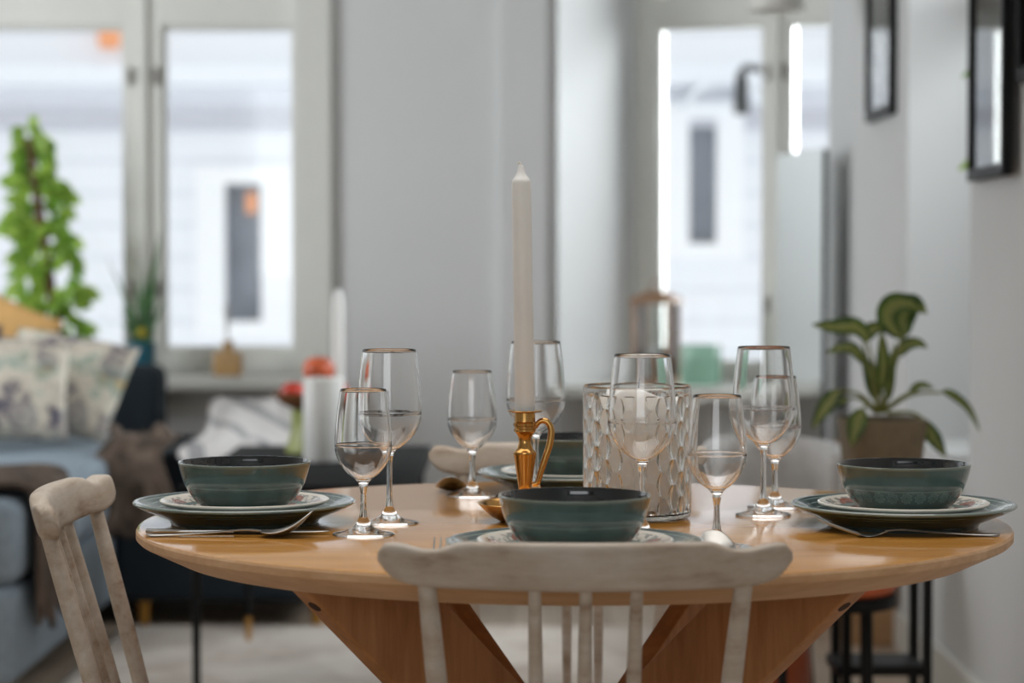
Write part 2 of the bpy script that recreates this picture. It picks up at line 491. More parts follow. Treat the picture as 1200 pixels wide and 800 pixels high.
# right wall with deep window niche
N1, N2, NZ0, NZ1, NT_ = 5.62, 6.515, 0.58, 2.45, 0.42
b = MB()
b.box((XR, YN, 0), (XR+0.5, N1, CH)); b.box((XR, N2, 0), (XR+0.5, 8.155, CH))
b.box((XR, N1, 0), (XR+0.5, N2, NZ0)); b.box((XR, N1, NZ1), (XR+0.5, N2, CH))
struct(b.build('wall_right', M['wall'], smooth=False))
b = MB(); b.box((0, -0.3, 0), (0.62, 0, CH), T=frame_at(Vector((XR, 8.155, 0)), Vector((0.30, 0.52, 0)).normalized())); struct(b.build('wall_corner', M['wall'], smooth=False))
b = MB(); b.box((XL-0.2, YN, 0), (XL, 5.3, CH)); b.box((XL-0.2, 7.5, 0), (XL, YB+0.3, CH)); b.box((XL-0.2, 5.3, 0), (XL, 7.5, 0.7)); b.box((XL-0.2, 5.3, 2.5), (XL, 7.5, CH)); struct(b.build('wall_left', M['wall'], smooth=False))  # unseen opening added so the side fill lamp reaches the back wall
# wall behind the camera with a wide opening to the next room / windows
b = MB(); b.box((XL, YN-0.2, 0), (-2.2, YN, CH)); b.box((0.7, YN-0.2, 0), (XR, YN, CH)); b.box((-2.2, YN-0.2, 2.45), (0.7, YN, CH)); b.box((-2.2, YN-0.2, 0), (0.7, YN, 0.75))
struct(b.build('wall_front', M['wall'], smooth=False))

def bars(name, rects, y0, y1, mat, parent=None, T=None, bev=0.006):
    b = MB()
    for x0, x1, z0, z1 in rects: b.box((x0, y0, z0), (x1, y1, z1), T=T)
    return b.build(name, mat, parent, smooth=False)

def window(name, W, mull, ztop, zbot, T=None, sill_out=0.25, right_stile=0.0, left_stile=0.07, sill_poly=None):
    fr = bars(name, [(W[0], W[0]+left_stile, W[2], W[3]), (W[1]-right_stile-0.001, W[1], W[2], W[3])]+[(xa, xb, za, zb2) for xa, xb in ((W[0]+left_stile, mull[0]), (mull[1], W[1]-right_stile-0.001)) for za, zb2 in ((W[2], zbot), (ztop, ztop+0.11), (W[3]-0.08, W[3]))]+[(mull[0], mull[1], W[2], W[3])], 0.05, 0.14, M['trim'], T=T)
    struct(fr)
    ins = [(W[0]+left_stile, mull[0]), (mull[1], W[1]-right_stile)]
    for a, c in ins:
        s = bars('window_sash', [(a, a+0.012, zbot, ztop), (c-0.012, c, zbot, ztop), (a+0.012, c-0.012, zbot, zbot+0.015), (a+0.012, c-0.012, ztop-0.015, ztop)], 0.07, 0.12, M['trim'], fr, T)
        b = MB(); b.box((a+0.012, 0.092, zbot+0.015), (c-0.012, 0.097, ztop-0.015), T=T); b.build('window_pane', M['pane'], fr, smooth=False)
        b = MB(); b.box((a, 0.092, ztop+0.11), (c, 0.097, W[3]-0.08), T=T); b.build('window_pane', M['pane'], fr, smooth=False)
    mx = (mull[0]+mull[1])/2
    b = MB(); b.box((mx-0.012, 0.03, zbot), (mx+0.012, 0.06, W[3]-0.08), T=T); b.build('window_mullion_bead', M['trim'], fr, smooth=False)
    for zz in (zbot+0.22, ztop-0.18):
        b = MB(); b.box((mull[0]+0.012, 0.035, zz-0.03), (mull[0]+0.028, 0.052, zz+0.03), T=T); b.box((mull[1]-0.028, 0.035, zz-0.03), (mull[1]-0.012, 0.052, zz+0.03), T=T)
        b.build('window_hinge', M['steel'], fr, smooth=False)
    sl = MB()
    z0, z1 = W[2]-0.045, W[2]
    pts = sill_poly if sill_poly else [(W[0]-0.12, -sill_out), (W[1]+0.06, -sill_out), (W[1]+0.06, 0.06), (W[0]-0.12, 0.06)]
    sl.add([T @ Vector((x, y, z)) for z in (z0, z1) for x, y in pts], [(3, 2, 1, 0), (4, 5, 6, 7), (0, 1, 5, 4), (1, 2, 6, 5), (2, 3, 7, 6), (3, 0, 4, 7)])
    struct(sl.build('window_sill', M['trim'], fr, bevel=0.006))
    return fr

TB = Matrix.Translation(Vector((0, YB, 0)))
w1 = window('window_1', W1, (-1.365, -1.235), 1.882, 0.735, TB, 0.24, 0.012, 0.07)
w2 = window('window_2', W2, (0.487, 0.582), 1.918, 0.672, TA, 0.22, 0.0, 0.082, [(-0.125, -0.43), (0.70, -0.43), (0.79, 0.06), (0.002, 0.06)])
# casing trims round window 1
struct(bars('trim_1', [(W1[1], W1[1]+0.12, 0.61, CH)], -0.035, 0.0, M['trim'], T=TB))
struct(bars('trim_2', [(W1[0]-0.12, W1[0], 0.61, CH)], -0.035, 0.0, M['trim'], T=TB))
# panel wall under window 1
struct(bars('trim_4', [(W1[0], W1[1], 0.08, 0.12), (W1[0], W1[1], 0.52, 0.56)], -0.02, 0.0, M['trim'], T=TB))
# niche window (in the right wall, glazed at its outer face)
b = MB(); b.box((XR+0.36, N1, NZ0), (XR+0.42, N1+0.06, NZ1)); b.box((XR+0.36, N2-0.06, NZ0), (XR+0.42, N2, NZ1)); b.box((XR+0.36, N1, NZ0), (XR+0.42, N2, NZ0+0.06)); b.box((XR+0.36, N1, NZ1-0.06), (XR+0.42, N2, NZ1)); b.box((XR+0.36, N1, 1.75), (XR+0.42, N2, 1.83))
w3 = struct(b.build('window_3', M['trim'], smooth=False))
b = MB(); b.box((XR+0.388, N1+0.06, NZ0+0.06), (XR+0.392, N2-0.06, 1.75)); b.build('window_pane', M['pane'], w3, smooth=False)
b = MB(); b.box((XR+0.388, N1+0.06, 1.83), (XR+0.392, N2-0.06, NZ1-0.06)); b.build('window_pane', M['pane'], w3, smooth=False)
# baseboards
struct(bars('baseboard_back', [(XL, C0.x-0.02, 0, 0.1)], -0.02, 0.0, M['trim'], T=TB))
b = MB(); b.box((XR-0.018, YN, 0), (XR, 8.1, 0.1)); struct(b.build('baseboard_right', M['trim'], smooth=False))

# ------------------------------------------------------------------ outside
b = MB(); b.box((-40, 9.2, -3.2), (40, 60, -3.0)); g = b.build('ground', M['snow'], smooth=False); struct(g)
YF = 18.0
def fp(px, py): 
    p = at(px, py, YF); return p
bld = thing('house', 'white clapboard house across the street with a grey window and ledges', 'house', (0, YF, -3))
def fbox(name, x0, x1, z0, z1, y0, y1, mat, par=bld):
    b = MB(); b.box((x0, y0, z0+3), (x1, y1, z1+3)); return b.build(name, mat, par, smooth=False)
fbox('wall', -9, 9, -3, 6, 0, 3, M['siding'])
def fpx(px): return (px-600)/F*YF
def fpz(py): return CZ-(py-HY)/F*YF
fbox('ledge', -9, 9, fpz(103), fpz(80), -0.35, 0.0, M['snow'])
fbox('ledge', -9, 9, fpz(150), fpz(128), -0.08, 0.0, M['out_grey'])
def house_window(px0, px1, py0, py1, pad):
    w = MB()
    x0, x1, z0, z1 = fpx(px0), fpx(px1), fpz(py1), fpz(py0)
    w.box((x0-pad, -0.12, z0-pad*0.6+3), (x0, 0, z1+pad*0.6+3)); w.box((x1, -0.12, z0-pad*0.6+3), (x1+pad, 0, z1+pad*0.6+3))
    w.box((x0, -0.12, z0-pad*0.6+3), (x1, 0, z0+3)); w.box((x0, -0.12, z1+3), (x1, 0, z1+pad*0.6+3))
    f = w.build('window_casing', M['out_white'], bld, smooth=False)
    b = MB(); b.box((x0, -0.03, z0+3), (x1, -0.01, z1+3)); b.build('pane', M['out_pane'], f, smooth=False)
house_window(266, 308, 216, 376, 0.22)
house_window(806, 838, 140, 285, 0.2)
o = fbox('warm_lamp', fpx(290), fpx(302), fpz(250), fpz(226), -0.06, -0.03, M['orange_sign'])
s = MB(); s.box((fpx(122), YF-0.2, fpz(60)), (fpx(146), YF-0.1, fpz(24))); tag(s.build('wall_sign', M['orange_sign'], smooth=False, bevel=0.02), 'small orange sign on the white house seen at top of the left window', 'sign')
# street lamp / bracket seen through right window
YS = 13.0
s = thing('street_lamp', 'dark wall lamp on a curved arm outside the right window', 'lamp', at(868, 130, YS))
hp = at(868, 130, YS)
b = MB(); b.tube(spline([at(905, 84, YS)-hp, at(890, 82, YS)-hp, at(874, 80, YS)-hp, at(868, 86, YS)-hp], 10), 0.02); b.build('arm', M['lamp_dark'], s)
b = MB(); b.lathe(spl2([(0.001, 0.22), (0.02, 0.21), (0.036, 0.15), (0.04, 0.0), (0.03, -0.02), (0.001, -0.02)], 16), 24); b.build('lamp_head', M['lamp_dark'], s)
b = MB(); b.tube([at(905, 20, YS)-hp, at(905, 700, YS)-hp], 0.035); b.build('pole', M['out_grey'], s)
b = MB(); b.grid(lambda u, v: (fpx(796)+(fpx(884)-fpx(796))*u, -0.9*v, fpz(128)+3+0.22*(1-(2*u-1)**2)*(1-0.3*v)), 24, 8); b.build('awning', M['snow'], bld, solid=0.04)

# ------------------------------------------------------------------ dining table
TX, TY, TZ, TR = 0.073, 2.89, 0.75, 0.518
tb = thing('dining_table', 'round oak dining table laid for four with crossing plank legs', 'table', (TX, TY, 0))
b = MB()
b.lathe([(1e-4, TZ), (TR-0.005, TZ), (TR-0.0015, TZ-0.0012), (TR, TZ-0.004), (TR, TZ-0.011), (TR-0.003, TZ-0.014), (TR-0.045, TZ-0.034), (1e-4, TZ-0.034)], 160, mi=[0, 0, 1, 1, 1, 1, 1])
b.build('tabletop', [M['table'], M['table_edge']], tb, angle=25)
zt = TZ-0.034
def plank(sx, sy, k):
    # radial plane along (sx, sy); underside line a(z) per axis
    rad = Vector((sx, sy, 0)).normalized(); side = Vector((-rad.y, rad.x, 0))
    z1 = zt; z0 = 0.0
    rho = lambda z: (0.296-0.79*(0.70-z))*math.sqrt(2)
    w = 0.168 if sy < 0 else 0.146
    th = 0.03
    prof = [(rho(z1), z1), (rho(z1)-w, z1), (rho(z0)-w, z0), (rho(z0), z0)]
    off = 0.0
    b = MB()
    v = [rad*r+Vector((0, 0, z))+side*(off-th/2) for r, z in prof]+[rad*r+Vector((0, 0, z))+side*(off+th/2) for r, z in prof]
    b.add(v, [(0, 1, 2, 3), (7, 6, 5, 4), (0, 4, 5, 1), (1, 5, 6, 2), (2, 6, 7, 3), (3, 7, 4, 0)])
    o = b.build('leg', M['table_leg'], tb, bevel=0.002)
    # counterbored bolt hole on the sloping underside
    z = 0.688; c = rad*rho(z)+Vector((0, 0, z)); dn = Vector((rad.x*math.sqrt(2)*0.79, rad.y*math.sqrt(2)*0.79, 1)).normalized()
    nn = (rad-dn*rad.dot(dn)).normalized()
    h = MB(); q = nn.to_track_quat('Z', 'Y').to_matrix().to_4x4()
    T = Matrix.Translation(c+nn*0.0006) @ q
    h.lathe([(1e-4, 0), (0.0075, 0), (0.0085, -0.001)], 24, T=T)
    h.build('bolt_hole', M['dark'], o)
for k, (sx, sy) in enumerate(((-1, -1), (1, -1), (-1, 1), (1, 1))): plank(sx, sy, k)

# ------------------------------------------------------------------ spindle-back chairs (local +y faces the table)
LEAN = 0.27
def chair(label, loc, rz):
    c = thing('spindle_back_chair', label, 'chair', loc, rz, 'whitewashed spindle-back dining chairs')
    zb = 0.748; sag = 0.034
    def yr(u): return -sag+sag*(u/0.2)**2
    def S(t): t = max(0, min(1, t)); return t*t*(3-2*t)
    def ztop(a): return 0.0465-0.0085*S((a-0.115)/0.032)+0.0055*S((a-0.152)/0.03)-0.009*max(0, (a-0.193)/0.0071)**2.2
    def zbot(a): return 0.005*S((a-0.152)/0.03)+0.019*max(0, (a-0.172)/0.0281)**2.2-0.002*(1-S(a/0.15))
    rings = []
    us = [-0.2+0.4*i/56 for i in range(57)]
    for u in us:
        a = abs(u); h0, h1 = zbot(a), ztop(a); end = S((a-0.19)/0.0101)
        th = 0.0125*(1-0.45*end); 
        ring = []
        for k in range(20):
            q = 2*PI*k/20; cx = math.copysign(abs(math.cos(q))**0.45, math.cos(q)); cz = math.copysign(abs(math.sin(q))**0.45, math.sin(q))
            zz = (h0+h1)/2+cz*(h1-h0)/2*(1-0.25*end); yy = cx*th
            ring.append((u, yr(u)*1.0+yy-LEAN*(zz-0.0), zb+zz+0.0*yy))
        rings.append(ring)
    b = MB(); b.sweep(rings); b.build('top_rail', M['wash'], c, angle=50)
    # uprights
    sz = 0.452
    for u in (-0.153, 0.153):
        y0 = yr(u); p0 = Vector((u, y0-0.003, zb+0.008)); p1 = Vector((u*0.82, y0+LEAN*(zb-sz)+0.002, sz-0.01))
        b = MB(); b.tube([p0.lerp(p1, i/10) for i in range(11)], [0.0088+0.0018*math.sin(PI*min(1, i/10*1.1)) for i in range(11)], 16); b.build('stile', M['wash'], c)
    for u in (-0.049, 0.0, 0.049):
        y0 = yr(u); p0 = Vector((u, y0-0.003, zb+0.008)); p1 = Vector((u*0.9, y0+LEAN*(zb-sz)+0.008, sz-0.01))
        b = MB(); b.tube([p0.lerp(p1, i/10) for i in range(11)], [0.006+0.0016*math.sin(PI*i/10) for i in range(11)], 12); b.build('spindle', M['wash'], c)
    # seat: saddle shaped plank
    def outline(t):
        a = 2*PI*t
        x = 0.185*math.copysign(abs(math.cos(a))**0.6, math.cos(a)); y = 0.165*math.copysign(abs(math.sin(a))**0.6, math.sin(a))
        return x*(1+0.06*math.sin(a)), 0.195+y
    n = 48; rings = []
    for f, z in ((0.9, sz-0.034), (1.0, sz-0.024), (1.0, sz-0.006), (0.97, sz), (0.6, sz-0.006), (0.02, sz-0.008)):
        rings.append([(outline(k/n)[0]*f, 0.195+(outline(k/n)[1]-0.195)*f, z) for k in range(n)])
    b = MB(); b.sweep(rings); b.build('seat', M['wash'], c)
    for sx in (-1, 1):
        for yt, yb in ((0.09, 0.03), (0.30, 0.335)):
            p0 = Vector((sx*0.125, yt, sz-0.03)); p1 = Vector((sx*0.17, yb, 0.0))
            b = MB(); b.tube([p0.lerp(p1, i/10) for i in range(11)], [0.012+0.005*math.sin(PI*i/10)-0.001*i*0.2 for i in range(11)], 14); b.build('leg', M['wash'], c)
        b = MB(); b.tube([(sx*0.15, 0.06, 0.19), (sx*0.15, 0.19, 0.19), (sx*0.15, 0.318, 0.19)], [0.007, 0.010, 0.007], 10); b.build('stretcher', M['wash'], c)
    return c
ch_front = chair('whitewashed spindle-back chair nearest the viewer, its rail before the front bowl', (0.0705, 2.335, 0), 0)
ch_left = dup(ch_front, (-0.505, 2.862, 0), -PI/2, 'whitewashed spindle-back chair at the left end of the table beside the sofa')
ch_back = dup(ch_front, (0.079, 3.50, 0.012), PI, 'whitewashed spindle-back chair on the far side of the table behind the glasses')
ch_back.location.z = 0.0

# ------------------------------------------------------------------ place settings
def plate_mesh():
    b = MB()
    prof = [(1e-4, 0.004), (0.080, 0.004), (0.083, 0.0), (0.087, 0.0), (0.089, 0.004)] + spl2([(0.092, 0.006), (0.108, 0.013), (0.122, 0.0185), (0.130, 0.0225)], 9) + [(0.132, 0.0240), (0.1322, 0.0255), (0.131, 0.0268), (0.1285, 0.0268)] + spl2([(0.126, 0.0255), (0.112, 0.0195), (0.098, 0.0125), (0.088, 0.0085)], 9) + [(0.082, 0.0078), (1e-4, 0.0078)]
    b.lathe(prof, 128); return b
def small_plate_mesh():
    b = MB()
    prof = [(1e-4, 0.002), (0.058, 0.002), (0.060, 0.0), (0.063, 0.0), (0.065, 0.002)] + spl2([(0.068, 0.004), (0.084, 0.0105), (0.095, 0.0150)], 8) + [(0.0995, 0.0170), (0.1008, 0.0185), (0.1005, 0.0200), (0.0985, 0.0208)] + spl2([(0.096, 0.0200), (0.084, 0.0150), (0.072, 0.0090), (0.063, 0.0058)], 9) + [(0.058, 0.0055), (1e-4, 0.0055)]
    b.lathe(prof, 128); return b
def bowl_mesh():
    b = MB()
    out = spl2([(0.043, 0.0035), (0.052, 0.0075), (0.0635, 0.0195), (0.0715, 0.0340), (0.0760, 0.0480), (0.0782, 0.0570)], 22)
    inn = spl2([(0.0755, 0.0575), (0.0735, 0.0480), (0.068, 0.0340), (0.058, 0.0195), (0.040, 0.0100), (0.020, 0.0070)], 20)
    prof = [(1e-4, 0.001), (0.038, 0.001), (0.0395, 0.0), (0.0425, 0.0), (0.043, 0.0018)] + out + [(0.0785, 0.0585), (0.0778, 0.0597), (0.0766, 0.0597)] + inn + [(1e-4, 0.0066)]
    n_out = 5+len(out)+2
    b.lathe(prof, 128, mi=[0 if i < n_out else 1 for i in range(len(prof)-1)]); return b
PL = plate_mesh(); SP = small_plate_mesh(); BW = bowl_mesh()
def setting(x, y, who, rot, floral=False):
    z = TZ
    o = PL.build('dinner_plate', M['plate'], loc=(x, y, z), rz=rot); tag(o, 'teal ringed dinner plate '+who, 'plate', 'teal dinner plates')
    o = SP.build('side_plate', M['small_plate'], loc=(x, y, z+0.0080), rz=rot+0.2); tag(o, 'cream flower-patterned small plate under the bowl '+who, 'plate', 'flower-patterned small plates')
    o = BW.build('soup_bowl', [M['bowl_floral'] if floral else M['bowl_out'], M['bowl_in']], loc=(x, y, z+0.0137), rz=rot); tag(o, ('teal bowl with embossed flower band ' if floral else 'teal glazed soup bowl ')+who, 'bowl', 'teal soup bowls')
SL = (-0.3185, 2.872); SR = (0.4615, 2.842); SF = (0.0645, 2.468); SB = (0.0855, 3.272)
setting(*SL, 'at the left end of the table', 0.3)
setting(*SR, 'at the right end of the table', 1.1, True)
setting(*SF, 'nearest the viewer behind the chair rail', 0.35)
setting(*SB, 'on the far side behind the candle holder', 2.0)

# ------------------------------------------------------------------ wine glasses
def glass_parts(H, rim, belly, zb, zbelly, stem_r, foot_r):
    t = 0.0007
    foot = [(1e-4, 0.0), (foot_r-0.001, 0.0), (foot_r, 0.0008), (foot_r-0.0006, 0.0018)] + spl2([(foot_r*0.9, 0.0026), (foot_r*0.6, 0.0048), (foot_r*0.34, 0.0088), (0.0085, 0.0135), (stem_r+0.0012, 0.020)], 14)
    stem = spl2([(stem_r+0.0012, 0.020), (stem_r, 0.030), (stem_r*0.93, (0.03+zb)/2), (stem_r, zb-0.012), (stem_r+0.0012, zb-0.005)], 14)
    def R(z):
        if z <= zbelly:
            q = max(0.0, (z-zb)/(zbelly-zb)); return belly*(1-(1-q)**1.9)**0.70
        q = (z-zbelly)/(H-zbelly); return rim+(belly-rim)*(1-q**1.65)
    def off(z, d):
        e = 2e-4; k = (R(min(H, z+e))-R(max(zb, z-e)))/(2*e); L = math.sqrt(1+k*k)
        return (max(1e-4, R(z)-d/L), z+d*k/L)
    r0 = stem_r+0.0012
    zs = [zb+(zbelly-zb)*(0.5-0.5*math.cos(PI*q/26))**1.3 for q in range(1, 27)]
    zs = [z for z in zs if R(z) > r0*1.7]
    outer = [(r0, zb-0.005), (r0*1.02, zb-0.0035), (r0*1.12, zb-0.0018), (r0*1.32, zb-0.0003)]+[(R(z), z) for z in zs]+[(R(z), z) for z in [zbelly+(H-0.0005-zbelly)*q/26 for q in range(1, 27)]]
    inner = [off(z, 0.0010) for z in [H-0.0005-(H-0.0005-zbelly)*q/26 for q in range(0, 27)]]+[off(z, 0.0011) for z in reversed(zs[:-1])]
    inner = [p for p in inner if p[0] > 0.002]
    zl = inner[-1][1]; inner += [(0.0012, zl-0.0006)]; t = 0.0008
    return foot, stem, outer+[(rim-t*0.65, H)]+inner+[(1e-5, inner[-1][1]-0.0001)]
def wine_glass(kind, label, loc):
    if kind == 'L': p = glass_parts(0.2065, 0.0318, 0.0385, 0.0850, 0.130, 0.0036, 0.0345); g = 'large wine glasses'
    else: p = glass_parts(0.1660, 0.0262, 0.0328, 0.0600, 0.1015, 0.0036, 0.0355); g = 'small wine glasses'
    r = thing('wine_glass', label, 'glass', loc, 0, g)
    for nm, prof in zip(('foot', 'stem', 'bowl'), p):
        b = MB(); b.lathe(prof, 72); b.build(nm, M['glass'], r, angle=80)
    return r
proto = {}
def place_glass(kind, label, x, y):
    if kind not in proto: proto[kind] = wine_glass(kind, label, (x, y, TZ+0.0002)); return
    dup(proto[kind], (x, y, TZ+0.0002), random.random(), label)
place_glass('S', 'small wine glass in front of the tall one, right of the left bowl', -0.169, 2.742)
place_glass('L', 'large wine glass just behind the small one, right of the left bowl', -0.1455, 2.862)
place_glass('S', 'small wine glass standing alone by the far spoon, left of the candle', -0.0525, 3.185)
place_glass('L', 'large wine glass directly behind the white taper candle', 0.031, 3.138)
place_glass('L', 'large wine glass in front of the cut-glass candle vase', 0.1465, 2.715)
place_glass('S', 'small wine glass just right of the cut-glass candle vase', 0.2225, 2.62)
place_glass('L', 'large wine glass in front of a small one, left of the right bowl', 0.3080, 2.955)
place_glass('S', 'small wine glass half hidden behind a large one, left of the right bowl', 0.3320, 3.045)

# ------------------------------------------------------------------ candlestick, candle
CX, CY = 0.0155, 2.885
cs = thing('candlestick', 'brass chamberstick with looped handle and saucer holding the tall white candle', 'candle holder', (CX, CY, TZ))
b = MB(); b.lathe([(1e-4, 0.001), (0.026, 0.001), (0.028, 0.0)] + spl2([(0.030, 0.0006), (0.043, 0.008), (0.0555, 0.0205)], 12) + [(0.0572, 0.0222), (0.0566, 0.0228)] + spl2([(0.0545, 0.0216), (0.042, 0.0095), (0.029, 0.0032)], 12) + [(1e-4, 0.003)], 72); b.build('saucer', M['brass'], cs, angle=60)
b = MB(); b.lathe([(1e-4, 0.003), (0.012, 0.003)] + spl2([(0.0125, 0.004), (0.0095, 0.012), (0.0062, 0.022), (0.0060, 0.030), (0.0078, 0.040), (0.0095, 0.052), (0.0118, 0.068), (0.0138, 0.0800)], 26) + [(0.0142, 0.0815), (0.0138, 0.0832), (0.0118, 0.0850)] + spl2([(0.0096, 0.0875), (0.0074, 0.0945), (0.0078, 0.1000), (0.0105, 0.1055)], 12) + [(0.0125, 0.1075), (0.0135, 0.1080), (0.0135, 0.1105), (0.0125, 0.1115), (0.0125, 0.1135), (0.0138, 0.1145), (0.0140, 0.1180), (0.0125, 0.1195), (0.0122, 0.1290), (0.0122, 0.1310), (1e-4, 0.1310)], 56); b.build('stem', M['brass'], cs, angle=30)
b = MB(); b.lathe([(0.0121, 0.1300), (0.0195, 0.1312), (0.0213, 0.1322), (0.0208, 0.1330), (0.0190, 0.1327), (0.0121, 0.1318)], 56); b.build('drip_pan', M['brass'], cs, angle=50)
hp = [(0.012, 0, 0.1120), (0.0175, 0, 0.1195), (0.026, 0, 0.1195), (0.0312, 0, 0.1100), (0.0300, 0, 0.0940), (0.0245, 0, 0.0760), (0.0190, 0, 0.0590), (0.0150, 0, 0.0465), (0.0085, 0, 0.0440)]
b = MB(); b.tube(spline(hp, 40), [0.0026+0.0016*math.sin(PI*i/39) for i in range(40)], 14); b.build('handle', M['brass'], cs)
tc = thing('taper_candle', 'tall white unlit taper candle standing in the brass holder', 'candle', (CX, CY, TZ+0.1320))
tc.rotation_euler = (0, -0.0165, 0)
b = MB(); b.lathe([(1e-4, 0.0), (0.0116, 0.0), (0.0118, 0.002), (0.0115, 0.272), (0.0112, 0.2745)] + spl2([(0.0100, 0.2765), (0.0062, 0.2820), (0.0040, 0.2880), (0.0030, 0.2930)], 10) + [(1e-4, 0.2936)], 48); b.build('wax', M['candle'], tc, angle=50)
b = MB(); b.tube(spline([(0, 0, 0.291), (-0.0008, 0, 0.2955), (-0.0028, 0, 0.2968), (-0.0036, 0, 0.2940)], 10), 0.0011, 8); b.build('wick', M['wick'], tc)

# ------------------------------------------------------------------ cut-glass hurricane with pillar candle
VX, VY = 0.1515, 2.922
def vase():
    R = 0.0655; H = 0.161; n = 320; rows = 180
    b = MB()
    ncol = 14
    def bump(a, z):
        if z > 0.150 or z < 0.010: return 0.0
        rowh = 0.015
        best = 0
        u = a/(2*PI)*ncol
        for par in (0, 1):
            uu = u+0.5*par; du = (uu-math.floor(uu))-0.5
            vv = z/(2*rowh)+0.5*par; dv = (vv-math.floor(vv))-0.5
            d = math.sqrt((du/0.29)**2+(dv/0.49)**2)
            if d < 1: best = max(best, (1-d*d)**0.8)
        return 0.0035*best
    prof = []
    for j in range(rows+1):
        z = 0.006+(H-0.008)*j/rows
        prof.append(z)
    fade = lambda z: min(1, (H-z)/0.012)
    rings = []
    rings.append([(1e-4*math.cos(2*PI*k/n), 1e-4*math.sin(2*PI*k/n), 0.0) for k in range(n)])
    for r, z in ((R-0.008, 0.0), (R-0.004, 0.0008), (R-0.0012, 0.003)):
        rings.append([(r*math.cos(2*PI*k/n), r*math.sin(2*PI*k/n), z) for k in range(n)])
    for z in prof:
        rings.append([((R+0.0002)*math.cos(2*PI*k/n), (R+0.0002)*math.sin(2*PI*k/n), z) for k in range(n)])
    rings.append([((R-0.001)*math.cos(2*PI*k/n), (R-0.001)*math.sin(2*PI*k/n), H) for k in range(n)])
    for z in reversed(prof[4:]):
        rings.append([((R-0.0022-bump(2*PI*k/n, z)*fade(z))*math.cos(2*PI*k/n), (R-0.0022-bump(2*PI*k/n, z)*fade(z))*math.sin(2*PI*k/n), z) for k in range(n)])
    for r, z in ((R-0.0055, 0.0072), (R-0.010, 0.0062), (1e-4, 0.0060)):
        rings.append([(r*math.cos(2*PI*k/n), r*math.sin(2*PI*k/n), z) for k in range(n)])
    b.sweep(rings, cap=False)
    o = b.build('candle_vase', M['crystal'], loc=(VX, VY, TZ+0.0002), angle=80)
    tag(o, 'cylindrical cut-glass hurricane vase with oval facets around a white pillar candle', 'vase')
vase()
pc = thing('pillar_candle', 'thick white pillar candle with slanting top inside the cut-glass vase', 'candle', (VX+0.001, VY, TZ+0.0066))
b = MB()
rings = []
n = 64
def ctop(x, y): return 0.139+0.010*math.cos(x/0.045*1.8+0.4)-0.06*x+0.002*math.sin(y*120)
for f, z in ((0.02, 0.0), (0.97, 0.0), (1.0, 0.002)): rings.append([(0.0395*f*math.cos(2*PI*k/n), 0.0395*f*math.sin(2*PI*k/n), z) for k in range(n)])
for f, dz in ((1.0, -0.003), (0.97, 0.0), (0.8, 0.0), (0.5, -0.001), (0.02, -0.002)):
    rings.append([(0.0395*f*math.cos(2*PI*k/n), 0.0395*f*math.sin(2*PI*k/n), ctop(0.0395*f*math.cos(2*PI*k/n), 0.0395*f*math.sin(2*PI*k/n))+dz) for k in range(n)])
b.sweep(rings); b.build('wax', M['frost'], pc, angle=50)
b = MB(); b.tube(spline([(0, 0, 0.143), (0.0005, 0, 0.153), (0.0015, 0, 0.163)], 8), 0.0011, 8); b.build('wick', M['wick_dark'], pc)

# ------------------------------------------------------------------ cutlery (local +y = handle to tip)
def ribbon(path, widths, thick, m=12):
    rings = []
    n = len(path)
    for i, (y, z) in enumerate(path):
        a = path[max(0, i-1)]; c = path[min(n-1, i+1)]
        t = Vector((0, c[0]-a[0], c[1]-a[1])).normalized(); nn = Vector((0, -t.z, t.y))
        w = widths[i]; th = thick[i] if isinstance(thick, (list, tuple)) else thick
        rings.append([Vector((math.copysign(abs(math.cos(q))**0.7, math.cos(q))*w, 0, 0))+Vector((0, y, z))+nn*(math.copysign(abs(math.sin(q))**0.7, math.sin(q))*th) for q in [2*PI*k/m for k in range(m)]])
    return rings
def handle_part(parent, L=0.13, z0=0.0016):
    path = [(y, z) for y, z in spl2([(0, z0), (0.03, z0+0.0005), (0.08, z0+0.0035), (0.11, z0+0.006), (L, z0+0.005)], 24)]
    wid = [0.0078*(1-0.55*math.sin(min(1, i/23)*PI/2)) if i > 0 else 0.004 for i in range(24)]
    b = MB(); b.sweep(ribbon(path, wid, 0.0011)); return b.build('handle', M['steel'], parent)
def spoon(label, loc, rz, tip=0.016, grp='table spoons'):
    r = thing('table_spoon', label, 'spoon', loc, rz, grp)
    handle_part(r)
    b = MB()
    def fn(u, v):
        a = (u-0.5)*2; t = v
        w = 0.0205*math.sqrt(max(0, 1-(2*(t**0.9)-1)**2))*(1.0)+0.0028*(1-t)**4
        y = 0.128+0.062*t
        zb = 0.0066-0.0095*math.sin(PI*min(1, t*1.02))+tip*t**1.8
        return (a*w, y, max(0.0012, zb)+0.006*(a*a)*math.sin(PI*min(1, max(0, t)))*1.0)
    b.grid(fn, 16, 26); b.build('spoon_bowl', M['steel'], r, solid=0.0014, angle=70)
    return r
def fork(label, loc, rz):
    r = thing('table_fork', label, 'fork', loc, rz, 'table forks')
    handle_part(r)
    path = spl2([(0.127, 0.0066), (0.14, 0.0022), (0.152, 0.0012), (0.162, 0.0035)], 12)
    b = MB(); b.sweep(ribbon(path, [0.0035, 0.0038, 0.0045, 0.0062, 0.0085, 0.0105, 0.0117, 0.012, 0.012, 0.012, 0.012, 0.012], 0.0011)); hd = b.build('fork_head', M['steel'], r)
    for k in range(4):
        x = -0.0099+0.0066*k
        b = MB(); b.tube([(x, 0.161+0.045*i/8, 0.0034+0.013*(i/8)+0.003*(i/8)**2) for i in range(9)], [0.0016-0.0001*i for i in range(9)], 8); b.build('tine', M['steel'], hd)
    return r
